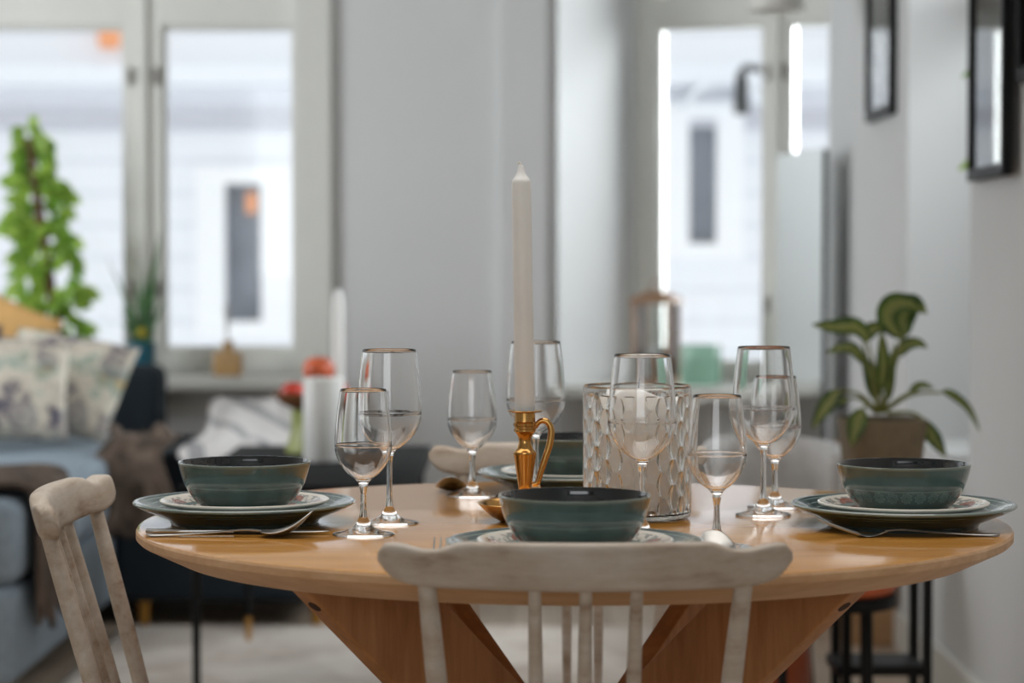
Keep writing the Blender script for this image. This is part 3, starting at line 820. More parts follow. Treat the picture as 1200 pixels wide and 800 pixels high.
def knife(label, loc, rz):
    r = thing('table_knife', label, 'knife', loc, rz, 'table knives')
    b = MB(); b.sweep(ribbon([(0.1*i/12, 0.003) for i in range(13)], [0.004]+[0.0062-0.0002*i for i in range(12)], 0.0024)); b.build('handle', M['steel'], r)
    b = MB(); b.sweep(ribbon([(0.1+0.11*i/14, 0.003) for i in range(15)], [0.004, 0.006, 0.0078, 0.0088, 0.009, 0.009, 0.009, 0.009, 0.009, 0.009, 0.0088, 0.008, 0.0066, 0.0045, 0.0015], 0.0008)); b.build('blade', M['steel'], r)
    return r
knife('steel knife lying behind the spoon before the left place setting', (-0.418, 2.752, TZ+0.0004), -PI/2-0.01)
spoon('steel spoon before the left place setting, bowl tilted up against the plate', (-0.413, 2.725, TZ+0.0004), -PI/2-0.02, 0.024)
fork('steel fork before the right place setting with its tines pointing left', (0.552, 2.728, TZ+0.0004), PI/2+0.03)
spoon('steel spoon on the right of the front place setting, bowl above the chair rail', (0.226, 2.415, TZ+0.0004), 0.05, 0.014)
knife('steel knife tip beside the spoon at the right of the front setting', (0.253, 2.405, TZ+0.0004), 0.0)
fork('steel fork left of the front plates, only tine tips showing over the rail', (-0.072, 2.34, TZ+0.0004), 0.0)
spoon('spoon on the far side whose dark bowl points toward the viewer', (-0.082, 3.405, TZ+0.0004), PI, 0.016)
knife('steel knife behind the right place setting, tip showing by the plate edge', (0.568, 3.015, TZ+0.0004), PI/2+0.05)

# ------------------------------------------------------------------ living-room background
b = MB(); b.grid(lambda u, v: (-1.12+u*1.52, 5.15+v*1.72, 0.008+0.003*math.sin(u*40)*math.sin(v*31)), 40, 50)
rg = b.build('rug', M['rug'], solid=0.01); tag(rg, 'pale beige woven rug under the black coffee table', 'rug')

# coffee table
ct = thing('coffee_table', 'long low black coffee table with thin gold-tipped legs', 'table', (-0.485, 6.03, 0))
b = MB(); b.box((-0.265, -0.6, 0.515), (0.265, 0.6, 0.55)); b.build('tabletop', M['black_top'], ct, bevel=0.006)
for sx in (-1, 1):
    for sy in (-1, 1):
        b = MB(); b.tube([(sx*0.235, sy*0.54, 0.517), (sx*0.235, sy*0.54, 0.085)], [0.0115, 0.009], 12); o = b.build('leg', M['black'], ct)
        b = MB(); b.tube([(sx*0.235, sy*0.54, 0.086), (sx*0.235, sy*0.54, 0.02)], [0.009, 0.0075], 12); b.build('leg_tip', M['gold'], o)
    b = MB(); b.box((sx*0.235-0.008, -0.53, 0.485), (sx*0.235+0.008, 0.53, 0.516)); b.build('rail', M['black'], ct, smooth=False)
# sofa (L-shaped)
sf = thing('sofa', 'L-shaped navy blue sofa along the window wall', 'sofa', (-1.15, 6.9, 0))
def sbox(name, lo, hi, mat, bev=0.03):
    b = MB(); b.box(lo, hi); return b.build(name, mat, sf, bevel=bev)
sbox('seat_base', (-1.2, -1.35, 0.07), (0.0, 0.87, 0.30), M['sofa_lit'])
sbox('seat_cushion', (-1.2, -1.34, 0.302), (0.005, 0.86, 0.50), M['sofa_lit'], 0.04)
sbox('chaise_base', (0.005, 0.03, 0.07), (0.64, 0.87, 0.30), M['navy'])
sbox('chaise_cushion', (0.012, 0.02, 0.302), (0.645, 0.86, 0.50), M['navy'], 0.04)
sbox('backrest', (-1.2, 0.875, 0.07), (0.015, 1.08, 0.715), M['navy'], 0.04)
for x, y in ((-1.1, -1.25), (-0.06, -1.25), (0.08, 0.1), (0.58, 0.1), (0.58, 0.8), (-1.1, 0.8)):
    b = MB(); b.tube([(x, y, 0.072), (x, y, 0.0)], [0.02, 0.015], 12); b.build('leg', M['gold'], sf)
# throws
def drape(name, label, x0, x1, path, mat, seed, amp=0.02, nx=30, skew=0.0, cat='throw'):
    rnd = random.Random(seed); ph = [rnd.uniform(0, 6) for _ in range(6)]
    pts = spline([(0, y, z) for y, z in path], 50)
    def fn(u, v):
        i = min(49, int(v*49+0.5)); p = pts[i]
        w = amp*(math.sin(9*u+ph[0]+3*v)+0.6*math.sin(17*u+ph[1]-5*v)+0.5*math.sin(8*v+ph[2]))
        return (x0+(x1-x0)*u+skew*v+0.02*math.sin(11*v+ph[3]), p.y-abs(w)*0.4*(v > 0.7), p.z+abs(w)+0.004)
    b = MB(); b.grid(fn, nx, 49)
    o = b.build(name, mat, solid=0.008, angle=80); tag(o, label, cat); return o
drape('throw_blanket', 'light grey striped wool throw spread over the sofa chaise', -0.93, -0.53, [(7.74, 0.60), (7.5, 0.575), (7.2, 0.54), (6.95, 0.525), (6.865, 0.505), (6.845, 0.47), (6.84, 0.45)], M['throw'], 3, 0.009)
drape('fur_throw', 'dark brown fur throw hanging over the front of the sofa seat', -1.17, -0.975, [(7.05, 0.535), (6.95, 0.53), (6.86, 0.50), (6.835, 0.44), (6.83, 0.34), (6.83, 0.26)], M['fur'], 5, 0.02)
b = MB()
def furfn(u, v):
    # hangs over the seat's side facing the room (x = -1.15)
    P = spline([(-1.5, 0, 0.515), (-1.3, 0, 0.515), (-1.155, 0, 0.515), (-1.118, 0, 0.46), (-1.115, 0, 0.30), (-1.115, 0, 0.20)], 30)
    p = P[min(29, int(v*29+0.5))]; e = 0.05*math.sin(u*14)+0.03*math.sin(u*31)
    return (p.x+0.008*math.sin(u*25), 5.66+u*0.46, p.z+(0.010*math.sin(u*21)+0.01 if v < 0.5 else 0)+e*max(0, v-0.6))
b.grid(furfn, 40, 29)
tag(b.build('fur_throw', M['fur'], solid=0.012, angle=80), 'shaggy dark brown fur hanging down the sofa side coloured as lit behind the left chair', 'throw')

def cushion(label, c, w, h, t, mat, rot, group):
    n = 28
    b = MB()
    def fn(u, v, s):
        x = 2*u-1; y = 2*v-1
        pin = 1-0.10*(abs(x)**3)*(1-abs(y)) * 0 
        e = max(0, (1-x*x)*(1-y*y))**0.42
        sc = 1-0.07*(1-max(abs(x), abs(y))**2)*0
        cx = x*w/2*(1-0.06*(1-abs(y))*abs(x)**4*-1*0)*(1-0.05*math.cos(y*PI/2)*abs(x)**6); cy = y*h/2*(1-0.05*math.cos(x*PI/2)*abs(y)**6)
        return (cx, s*e*t/2, cy)
    b.grid(lambda u, v: fn(u, v, -1), n, n); b.grid(lambda u, v: fn(u, v, 1), n, n)
    o = b.build('cushion', mat, loc=c, weld=True, angle=80); o.rotation_euler = rot
    tag(o, label, 'cushion', group); return o
cushion('large beige leaf-print cushion leaning in front of the tan and navy cushions', (-1.53, 7.08, 0.685), 0.46, 0.34, 0.17, M['print'], (-0.6, 0.06, 0.2), 'sofa cushions')
cushion('second beige leaf-print cushion, beside the exposed end of the sofa back', (-1.37, 7.34, 0.68), 0.40, 0.34, 0.16, M['print'], (-0.6, 0.16, -0.2), 'sofa cushions')
cushion('tan orange cushion standing behind the leaf-print cushions', (-1.665, 7.66, 0.775), 0.36, 0.36, 0.11, M['tan_cushion'], (-0.12, 0.45, 0.1), 'sofa cushions')
cushion('small dark navy cushion just before the tan one on the sofa', (-1.70, 7.42, 0.70), 0.24, 0.34, 0.10, M['navy_cushion'], (-0.3, 0.05, 0.1), 'sofa cushions')

# things on the coffee table
def on(px, Y): return ((px-600)/F*Y, Y, 0.55)
fx, fy, _ = on(367, 6.38)
fb = thing('fruit_bowl', 'dark wooden fruit bowl on an olive green foot on the coffee table', 'bowl', (fx, fy, 0.55))
b = MB(); b.lathe([(1e-4, 0), (0.072, 0)]+spl2([(0.075, 0.004), (0.066, 0.03), (0.058, 0.07), (0.06, 0.112)], 14)+[(1e-4, 0.114)], 40); b.build('foot', M['olive'], fb, angle=50)
b = MB(); b.lathe([(1e-4, 0.113), (0.04, 0.113)]+spl2([(0.05, 0.114), (0.085, 0.130), (0.108, 0.156)], 12)+[(0.109, 0.160), (0.105, 0.160)]+spl2([(0.100, 0.155), (0.08, 0.136), (0.045, 0.122)], 12)+[(1e-4, 0.120)], 56); b.build('dish', M['wood_bowl'], fb, angle=50)
def apple(label, dx, dy, dz, r, mat):
    a = thing('apple', label, 'apple', (fx+dx, fy+dy, 0.55+dz), random.random()*6, 'apples in the fruit bowl')
    b = MB(); b.lathe(sphere_prof(r, 24, 0.9, 0.3), 36); b.build('flesh', mat, a, angle=80)
    b = MB(); b.tube([(0, 0, r*0.6), (0.002, 0, r*0.8), (0.005, 0, r*1.05)], 0.0015, 6); b.build('stem', M['bark'], a)
apple('red apple at the left edge of the wooden fruit bowl', -0.052, -0.025, 0.160, 0.033, M['apple'])
apple('red apple at the right edge of the wooden fruit bowl', 0.060, -0.005, 0.162, 0.033, M['apple'])
apple('orange-red apple at the back of the fruit bowl, hidden below the top one', 0.004, 0.055, 0.160, 0.033, M['apple2'])
apple('large orange-red apple on top of the fruit pile', 0.014, 0.008, 0.218, 0.043, M['apple2'])
px_, py_, _ = on(379, 6.12)
p2 = thing('pillar_candle', 'short white pillar candle on the coffee table before the fruit bowl', 'candle', (px_, py_, 0.55))
b = MB(); b.lathe([(1e-4, 0), (0.050, 0), (0.052, 0.003), (0.052, 0.205), (0.049, 0.210), (0.04, 0.207), (1e-4, 0.203)], 48); b.build('wax', M['candle'], p2, angle=50)
b = MB(); b.tube([(0, 0, 0.202), (0.001, 0, 0.222)], 0.0015, 6); b.build('wick', M['wick_dark'], p2)
px_, py_, _ = on(396, 6.56)
t2 = thing('taper_candle', 'slim pale candle standing behind the fruit bowl on the coffee table', 'candle', (px_, py_, 0.55))
b = MB(); b.lathe([(1e-4, 0), (0.035, 0), (0.036, 0.004), (0.03, 0.01), (0.018, 0.02), (0.018, 0.05), (1e-4, 0.05)], 32); b.build('holder', M['lamp_white'], t2, angle=50)
b = MB(); b.lathe([(1e-4, 0.05), (0.0165, 0.05), (0.016, 0.40), (0.008, 0.425), (1e-4, 0.43)], 32); b.build('wax', M['candle'], t2, angle=50)
# plants on the left sill
SZ = 0.656
def leaf(b, path, width, normal, n=14, shape=0.75, fold=0.25, side_n=4, droop=0.0):
    pts = spline(path, n); N = Vector(normal).normalized()
    b0 = len(b.v); uvs = []
    for i, p in enumerate(pts):
        t = (pts[min(n-1, i+1)]-pts[max(0, i-1)]).normalized()
        sd = t.cross(N)
        sd = sd.normalized() if sd.length > 1e-4 else t.orthogonal().normalized()
        nn = sd.cross(t).normalized(); s = i/(n-1)
        w = width*max(0.015, (math.sin(PI*min(1, s**shape)))**0.8)
        for k in range(side_n+1):
            a = 2*k/side_n-1
            b.v.append(p+sd*a*w+nn*abs(a)*w*fold)
    m = side_n+1
    for i in range(n-1):
        for k in range(side_n):
            b.f.append([b0+i*m+k, b0+i*m+k+1, b0+(i+1)*m+k+1, b0+(i+1)*m+k]); b.mi.append(0)
            b.uv[len(b.f)-1] = (k/side_n, (k+1)/side_n)
def build_leaves(b, name, mat, parent):
    me = bpy.data.meshes.new(name); me.from_pydata([tuple(p) for p in b.v], [], b.f); me.materials.append(mat)
    uv = me.uv_layers.new(name='UVMap')
    for pi, poly in enumerate(me.polygons):
        u0, u1 = b.uv[pi]
        for li, u in zip(poly.loop_indices, (u0, u1, u1, u0)): uv.data[li].uv = (u, 0)
    me.shade_smooth(); o = bpy.data.objects.new(name, me); COL.objects.link(o); o.parent = parent; return o

pp = at(40, 400, 8.3); base = Vector((pp.x+0.075, 8.36, SZ))
pl = thing('climbing_plant', 'tall bright green climbing plant on a brown pole in the left window', 'plant', base)
b = MB(); b.lathe([(1e-4, 0), (0.05, 0)]+spl2([(0.055, 0.003), (0.068, 0.06), (0.075, 0.125)], 8)+[(0.076, 0.13), (0.071, 0.13), (0.068, 0.115), (1e-4, 0.113)], 40); b.build('pot', M['grey_pot'], pl, angle=50)
b = MB(); b.lathe([(1e-4, 0.118), (0.067, 0.115)], 30); b.build('soil', M['soil'], pl)
def polex(z): return -0.10*min(1, max(0, (z-0.1)/0.7))
b = MB(); b.tube([(polex(z), 0, z) for z in (0.1, 0.25, 0.4, 0.55, 0.7, 0.82)], [0.02, 0.018, 0.018, 0.017, 0.016, 0.013], 10); b.build('pole', M['bark'], pl)
rnd = random.Random(11); b = MB()
for k in range(170):
    z = 0.08+0.78*rnd.random()**1.15
    prof = 1.0 if z < 0.5 else 1.0-0.75*(z-0.5)/0.36
    a = rnd.uniform(0, 2*PI); rr = rnd.uniform(0.03, 0.145)*prof; L = rnd.uniform(0.05, 0.09)*(0.65+0.35*prof)
    c = Vector((polex(z), 0, z)); d = Vector((math.cos(a), 0.6*math.sin(a), 0))
    p0 = c+d*rr*0.6+Vector((0, 0, 0.01)); p2 = c+d*(rr*0.6+L)+Vector((0, 0, rnd.uniform(-0.05, 0.03))); p1 = (p0+p2)/2+Vector((0, 0, 0.015))
    leaf(b, [p0, p1, p2], L*0.42, (rnd.uniform(-0.6, 0.6), -1, rnd.uniform(-0.2, 0.9)), 8, 0.6, 0.15)
build_leaves(b, 'foliage', M['leaf_bright'], pl)

base = Vector(((164.5-600)/F*8.36, 8.36, SZ))
pl = thing('spiky_plant', 'spiky green snake plant in a teal pot on the left windowsill', 'plant', base)
b = MB(); b.lathe([(1e-4, 0), (0.04, 0)]+spl2([(0.043, 0.002), (0.049, 0.06), (0.053, 0.112)], 8)+[(0.0535, 0.117), (0.050, 0.117), (0.049, 0.105), (1e-4, 0.103)], 40); b.build('pot', M['teal_pot'], pl, angle=50)
b = MB(); b.lathe([(1e-4, 0.108), (0.048, 0.106)], 30); b.build('soil', M['soil'], pl)
b = MB(); rnd = random.Random(5)
tips = [(188, 272, 0.014), (122, 298, 0.006), (176, 330, 0.012), (160, 325, 0.012), (150, 350, 0.012), (184, 352, 0.012), (143, 362, 0.010), (190, 368, 0.010), (168, 340, 0.014), (155, 372, 0.012), (178, 370, 0.013), (140, 378, 0.010), (172, 310, 0.009), (193, 350, 0.008)]
for tx, ty, w in tips:
    q = at(tx, ty, 8.36)-base; y = rnd.uniform(-0.04, 0.04); s0 = Vector((q.x*0.25+rnd.uniform(-0.012, 0.012), y*0.4, 0.104))
    tip = Vector((q.x, y, q.z)); mid = (s0+tip)/2+Vector((-q.x*0.12, 0, 0.01))
    leaf(b, [s0, mid, tip], w, (rnd.uniform(-0.5, 0.5), -1, 0.1), 10, 0.55, 0.3)
build_leaves(b, 'foliage', M['leaf_blade'], pl)
b = MB(); b.lathe(sphere_prof(0.017, 12), 16, T=Matrix.Translation((0.012, -0.045, 0.15))); b.build('flower', M['leaf_yellow'], pl)
# reed diffuser
base = Vector(((267-600)/F*8.34, 8.34, SZ))
df = thing('reed_diffuser', 'squat amber bottle with thin sticks on the left windowsill', 'bottle', base)
b = MB(); b.box((-0.05, -0.035, 0), (0.05, 0.035, 0.085)); b.build('bottle', M['amber'], df, bevel=0.014)
b = MB(); b.lathe([(0.018, 0.084), (0.018, 0.108), (0.02, 0.11), (0.02, 0.122), (0.012, 0.122), (0.012, 0.09)], 24); b.build('neck', M['amber'], df, angle=40)
for k, (x, y) in enumerate(((-0.012, 0.0), (0.0, 0.015), (-0.004, -0.012))):
    b = MB(); b.tube([(0, 0, 0.09), (x, y, 0.25)], 0.0018, 6); b.build('stick', M['reed'], df)

# right window sill: lantern and green vase
def sl_pt(px, dep):   # point on the angled sill seen at column px, dep in front of the wall
    k = (px-600)/F
    q = R1-nA*dep
    s = (k*q.y-q.x)/(dA.x-k*dA.y)
    return q+dA*s
ang = math.atan2(dA.y, dA.x)
q = sl_pt(769, 0.26)
ln = thing('lantern', 'brown wooden candle lantern with glass sides on the right windowsill', 'lantern', (q.x, q.y, 0.61), ang)
w = 0.062; H = 0.33
b = MB(); b.box((-w-0.012, -w-0.012, 0), (w+0.012, w+0.012, 0.022)); b.build('base', M['lantern'], ln, bevel=0.003)
for sx in (-1, 1):
    for sy in (-1, 1):
        b = MB(); b.box((sx*w-0.009, sy*w-0.009, 0.022), (sx*w+0.009, sy*w+0.009, H-0.04)); b.build('post', M['lantern'], ln, smooth=False)
for rz in range(4):
    T = Matrix.Rotation(rz*PI/2, 4, 'Z')
    b = MB(); b.box((-w+0.009, -w-0.002, 0.022), (w-0.009, -w+0.001, H-0.04), T=T); b.build('glass_panel', M['pane'], ln, smooth=False)
b = MB(); W_ = w+0.014
b.add([(-W_, -W_, H-0.04), (W_, -W_, H-0.04), (W_, W_, H-0.04), (-W_, W_, H-0.04), (-W_, -W_, H-0.022), (W_, -W_, H-0.022), (W_, W_, H-0.022), (-W_, W_, H-0.022), (-0.03, -0.03, H+0.004), (0.03, -0.03, H+0.004), (0.03, 0.03, H+0.004), (-0.03, 0.03, H+0.004)],
      [(3, 2, 1, 0), (0, 1, 5, 4), (1, 2, 6, 5), (2, 3, 7, 6), (3, 0, 4, 7), (4, 5, 9, 8), (5, 6, 10, 9), (6, 7, 11, 10), (7, 4, 8, 11), (8, 9, 10, 11)]); b.build('roof', M['lantern'], ln, smooth=False)
b = MB(); b.tube(spline([(0.02*math.cos(a), 0, H+0.022+0.02*math.sin(a)) for a in [2*PI*k/16 for k in range(17)]], 40), 0.003, 8, cap=False); b.build('ring_handle', M['lantern'], ln)
q = sl_pt(769, 0.26)
cd = MB(); cd.lathe([(1e-4, 0), (0.034, 0), (0.035, 0.002), (0.035, 0.11), (0.03, 0.113), (1e-4, 0.11)], 32); tag(cd.build('lantern_candle', M['candle'], loc=(q.x, q.y, 0.6325), angle=50), 'white candle standing inside the wooden lantern', 'candle')
q = sl_pt(822, 0.26)
gv = MB(); gv.box((-0.066, -0.045, 0), (0.066, 0.045, 0.145)); 
gv2 = thing('glass_vase', 'square pale green glass vase beside the lantern on the right windowsill', 'vase', (q.x, q.y, 0.61), ang)
gv.build('body', M['green_glass'], gv2, bevel=0.008)
# pendant lamp hanging in front of the right window
q = at(909, 14, 7.3)
pd = thing('pendant_lamp', 'white pendant lamp whose rim shows at the top of the right window', 'lamp', (q.x, q.y, q.z))
b = MB(); b.lathe(spl2([(0.085, 0.0), (0.083, 0.02), (0.07, 0.07), (0.04, 0.12), (0.012, 0.145)], 18)+[(0.009, 0.146)]+spl2([(0.01, 0.142), (0.037, 0.117), (0.067, 0.068), (0.08, 0.02), (0.082, 0.0)], 18), 48); b.build('shade', M['lamp_white'], pd, angle=70)
b = MB(); b.tube([(0, 0, 0.14), (0, 0, CH-q.z-0.02)], 0.003, 8); b.build('cord', M['lamp_white'], pd)
b = MB(); b.lathe([(1e-4, CH-q.z-0.03), (0.045, CH-q.z-0.028), (0.05, CH-q.z-0.001), (1e-4, CH-q.z-0.001)], 32); b.build('ceiling_cup', M['lamp_white'], pd)

# pictures on the right wall
def picture(label, y0, y1, z0, h, fw=0.018):
    p = thing('picture_frame', label, 'picture', (XR, (y0+y1)/2, z0), 0, 'black framed pictures on the right wall')
    w = (y1-y0)/2; d = 0.022
    b = MB()
    b.box((-d, -w, 0), (0, -w+fw, h)); b.box((-d, w-fw, 0), (0, w, h)); b.box((-d, -w+fw, 0), (0, w-fw, fw)); b.box((-d, -w+fw, h-fw), (0, w-fw, h)); b.build('frame', M['black'], p, smooth=False)
    b = MB(); b.box((-0.008, -w+fw, fw), (-0.003, w-fw, h-fw)); b.build('print', M['grey_print'], p, smooth=False)
    b = MB(); b.box((-0.014, -w+fw, fw), (-0.012, w-fw, h-fw)); b.build('glass_cover', M['pane'], p, smooth=False)
    return p
picture('black framed picture beyond the window niche on the right wall', 6.70, 7.17, 1.462, 0.62, 0.03)
pn = picture('black framed picture nearest the niche edge reflecting the window', 5.065, 5.548, 1.238, 0.62, 0.026)
pn.rotation_euler.z = -math.radians(2.2); pn.location.x -= 0.010
picture('black framed picture hung higher and closer than the reflecting one, mostly cropped', 4.50, 5.03, 1.425, 0.6, 0.03)
# leaning mirror by the corner
A = Vector((0.979, 7.60, 0)); B_ = Vector((0.878, 7.978, 0)); dv = (B_-A); Lm = dv.length; dv.normalize(); nv = Vector((dv.y, -dv.x, 0))
nv = nv if nv.x > 0 else -nv
mr = thing('standing_mirror', 'tall mirror with thin black edge standing by the right window', 'mirror', (0, 0, 0))
T = Matrix.Translation(A) @ Matrix(((dv.x, nv.x, 0, 0), (dv.y, nv.y, 0, 0), (0, 0, 1, 0), (0, 0, 0, 1)))
b = MB(); b.box((0, 0, 0.0), (Lm, 0.014, 1.405), T=T); b.build('backing', M['black'], mr, smooth=False)
b = MB(); b.box((0.004, -0.004, 0.004), (Lm, -0.0005, 1.403), T=T); b.build('glass', M['mirror'], mr, smooth=False)
# low oak cabinet against right wall
cb = thing('low_cabinet', 'low oak cabinet against the right wall under the far picture', 'cabinet', (0.985, 7.0, 0))
b = MB(); b.box((-0.075, -0.4, 0.0), (0.07, 0.4, 0.5)); b.build('carcass', M['oak'], cb, bevel=0.004)
for k in range(2):
    b = MB(); b.box((-0.088, -0.39+0.395*k, 0.05), (-0.0755, -0.005+0.395*k, 0.48)); o = b.build('door', M['oak'], cb, bevel=0.003)
    b = MB(); b.lathe(sphere_prof(0.01, 10), 16, T=Matrix.Translation((-0.098, -0.06+0.12*k, 0.3))); b.build('knob', M['black'], o)

# armchair with fleece by right window
ar = thing('tub_chair', 'round grey tub chair with a black rim band behind the glasses', 'armchair', (0.60, 5.75, 0))
def shell(u, v):
    a = -0.15*PI+1.3*PI*u; r = 0.155+0.02*v
    return (r*math.cos(a), r*math.sin(a), 0.30+0.30*v+0.03*math.sin(PI*u))
b = MB(); b.grid(shell, 40, 8); b.build('backrest', M['fleece'], ar, solid=0.04, angle=60)
b = MB(); b.lathe([(1e-4, 0.27), (0.16, 0.27), (0.185, 0.29), (0.187, 0.325), (0.17, 0.335), (1e-4, 0.335)], 48); b.build('seat_band', M['black'], ar, angle=50)
b = MB(); b.lathe([(1e-4, 0.335), (0.125, 0.336)]+spl2([(0.135, 0.345), (0.128, 0.375), (0.10, 0.395), (0.03, 0.40)], 12)+[(1e-4, 0.40)], 48); b.build('seat_cushion', M['fleece'], ar, angle=60)
for k in range(4):
    a = PI/4+k*PI/2
    b = MB(); b.tube([(0.12*math.cos(a), 0.12*math.sin(a), 0.275), (0.15*math.cos(a), 0.15*math.sin(a), 0)], [0.012, 0.009], 10); b.build('leg', M['black'], ar)

# ------------------------------------------------------------------ right plant on its stand
PY = 4.85
def pw(px, py, dy=0.0): return at(px, py, PY+dy)
pcx = (1034-600)/F*PY; potz = 0.575
ps = thing('plant_stand', 'square black metal stand carrying the potted plant by the right wall', 'stand', (pcx, PY, 0))
hw = 0.080
b = MB(); b.box((-hw-0.01, -hw-0.01, potz-0.022), (hw+0.01, hw+0.01, potz-0.002)); b.build('top', M['black'], ps, bevel=0.002)
for sx in (-1, 1):
    for sy in (-1, 1):
        b = MB(); b.box((sx*hw-0.009, sy*hw-0.009, 0), (sx*hw+0.009, sy*hw+0.009, potz-0.021)); b.build('leg', M['black'], ps, smooth=False)
b = MB(); b.box((-hw-0.02, -hw, 0.235), (hw, hw, 0.255)); b.build('shelf', M['black'], ps, bevel=0.002)
pot = thing('potted_plant', 'leafy variegated plant in a square taupe pot behind the right bowl', 'plant', (pcx, PY, potz))
def sq(r, z, n=48, e=0.35):
    return [(r*math.copysign(abs(math.cos(2*PI*k/n))**e, math.cos(2*PI*k/n)), r*math.copysign(abs(math.sin(2*PI*k/n))**e, math.sin(2*PI*k/n)), z) for k in range(n)]
zt_ = pw(1035, 490).z-potz
b = MB(); b.sweep([sq(0.002, 0), sq(0.062, 0), sq(0.065, 0.003), sq(0.085, zt_-0.002), sq(0.0855, zt_), sq(0.080, zt_), sq(0.078, zt_-0.014), sq(0.002, zt_-0.013)]); b.build('pot', M['taupe_pot'], pot, angle=40)
b = MB(); b.sweep([sq(0.002, zt_-0.006), sq(0.0775, zt_-0.010)], cap=False); b.build('soil', M['soil'], pot)
org = Vector((pcx, PY, potz))
LV = [ # stem points, blade points, width(m), normal, dy
 ([(1034, 484), (1046, 440), (1056, 398)], [(1057, 398), (1040, 376), (1046, 358), (1066, 356), (1088, 368)], 0.026, (0.2, -1, 0.3), 0.00),
 ([(1034, 484), (1048, 430), (1058, 392)], [(1060, 396), (1056, 372), (1070, 356), (1086, 362)], 0.030, (0.0, -0.9, 0.6), 0.03),
 ([(1030, 484), (1026, 440), (1018, 402)], [(1020, 400), (1002, 384), (976, 384), (951, 380)], 0.024, (0.1, -0.8, 0.7), -0.03),
 ([(1032, 484), (1020, 450), (1012, 425)], [(1014, 428), (1000, 410), (986, 408), (968, 414)], 0.017, (0.2, -0.8, 0.7), 0.04),
 ([(1034, 484), (1034, 455)], [(1034, 456), (1035, 425), (1033, 385)], 0.016, (0.1, -1, 0.1), -0.02),
 ([(1036, 484), (1046, 440), (1054, 415)], [(1053, 418), (1062, 405), (1076, 402), (1088, 408)], 0.015, (0.0, -0.8, 0.6), 0.02),
 ([(1036, 482), (1050, 470), (1066, 460)], [(1066, 460), (1080, 452), (1096, 455)], 0.011, (0.0, -0.7, 0.7), -0.02),
 ([(1036, 482), (1070, 462), (1104, 460)], [(1104, 458), (1118, 464), (1136, 480), (1150, 507)], 0.011, (0.3, -0.9, 0.5), 0.0),
 ([(1030, 484), (1008, 462), (984, 458)], [(984, 456), (974, 470), (964, 484), (952, 503)], 0.020, (-0.3, -1, 0.5), -0.03),
 ([(1028, 484), (1016, 474), (1012, 480)], [(1012, 478), (1006, 494), (1002, 508), (998, 524)], 0.020, (-0.2, -1, 0.3), -0.10),
 ([(1040, 484), (1070, 484), (1086, 494)], [(1084, 492), (1092, 510), (1100, 522), (1110, 536)], 0.018, (0.3, -1, 0.3), -0.04),
 ([(1032, 484), (1026, 460)], [(1027, 470), (1022, 440), (1010, 415)], 0.017, (-0.2, -1, 0.2), 0.01),
 ([(1036, 484), (1042, 460)], [(1041, 470), (1043, 440), (1050, 400)], 0.012, (0.2, -1, 0.2), -0.01),
 ([(1030, 484), (1010, 468), (996, 466)], [(996, 468), (984, 472), (972, 478)], 0.012, (0.0, -0.8, 0.6), 0.03),
 ([(1030, 484), (1018, 430), (1012, 400)], [(1012, 402), (1020, 388), (1030, 384), (1040, 390)], 0.016, (0.0, -0.9, 0.5), 0.05),
]
fol = MB(); stm = MB()
for st, bl, w, nrm, dy in LV:
    k = len(st); sp = [pw(x, y, dy*i/(k-1))-org for i, (x, y) in enumerate(st)]
    if k == 2: sp = [sp[0], (sp[0]+sp[1])/2, sp[1]]
    stm.tube(spline(sp, 10), [0.0042-0.0002*i for i in range(10)], 8)
    leaf(fol, [pw(x, y, dy+(-0.03 if dy < 0 else 0.02)*i/len(bl))-org for i, (x, y) in enumerate(bl)], w, nrm, 16, 0.75, 0.22, 6)
build_leaves(fol, 'foliage', M['leaf_varie'], pot)
stm.build('stems', M['stem'], pot)['kind'] = 'stuff'

# trailing plant on the niche sill; some leaves peep past the wall edge
np_ = thing('niche_plant', 'green plant in the window niche whose leaf tips peep past the wall edge', 'plant', (XR+0.16, 5.82, NZ0))
b = MB(); b.lathe([(1e-4, 0), (0.06, 0)]+spl2([(0.064, 0.003), (0.075, 0.08), (0.08, 0.14)], 8)+[(0.081, 0.145), (0.076, 0.145), (0.074, 0.13), (1e-4, 0.128)], 36); b.build('pot', M['grey_pot'], np_, angle=50)
b = MB(); rnd = random.Random(3); st = MB()
o0 = Vector((XR+0.16, 5.82, NZ0))
for (tx, ty, Y, w) in ((1121, 200, 5.80, 0.022), (1124, 92, 5.80, 0.02)):
    tip = at(tx, ty, Y)-o0; s0 = Vector((0, 0, 0.14)); fork_ = tip+Vector((0.10, 0.02, 0.0))
    st.tube(spline([s0, Vector((0.0, 0.0, tip.z*0.6)), fork_+Vector((0.02, 0, 0.02))], 14), 0.004, 8)
    leaf(b, [fork_, (fork_+tip)/2+Vector((0, 0, 0.02)), tip], w, (0.1, -0.6, 0.8), 10, 0.7, 0.2)
for k in range(10):
    a = rnd.uniform(0, 2*PI); z = rnd.uniform(0.25, 0.5); p0 = Vector((0, 0, 0.14)); p2 = Vector((0.10+0.08*math.cos(a), 0.1*math.sin(a), z))
    st.tube(spline([p0, (p0+p2)/2, p2], 8), 0.003, 6); leaf(b, [p2, p2+Vector((0.03*math.cos(a), 0.03*math.sin(a), 0.03)), p2+Vector((0.07*math.cos(a), 0.07*math.sin(a), 0.01))], 0.02, (0, -0.5, 0.8), 8)
build_leaves(b, 'foliage', M['leaf_bright'], np_)
st.build('stems', M['stem'], np_)['kind'] = 'stuff'

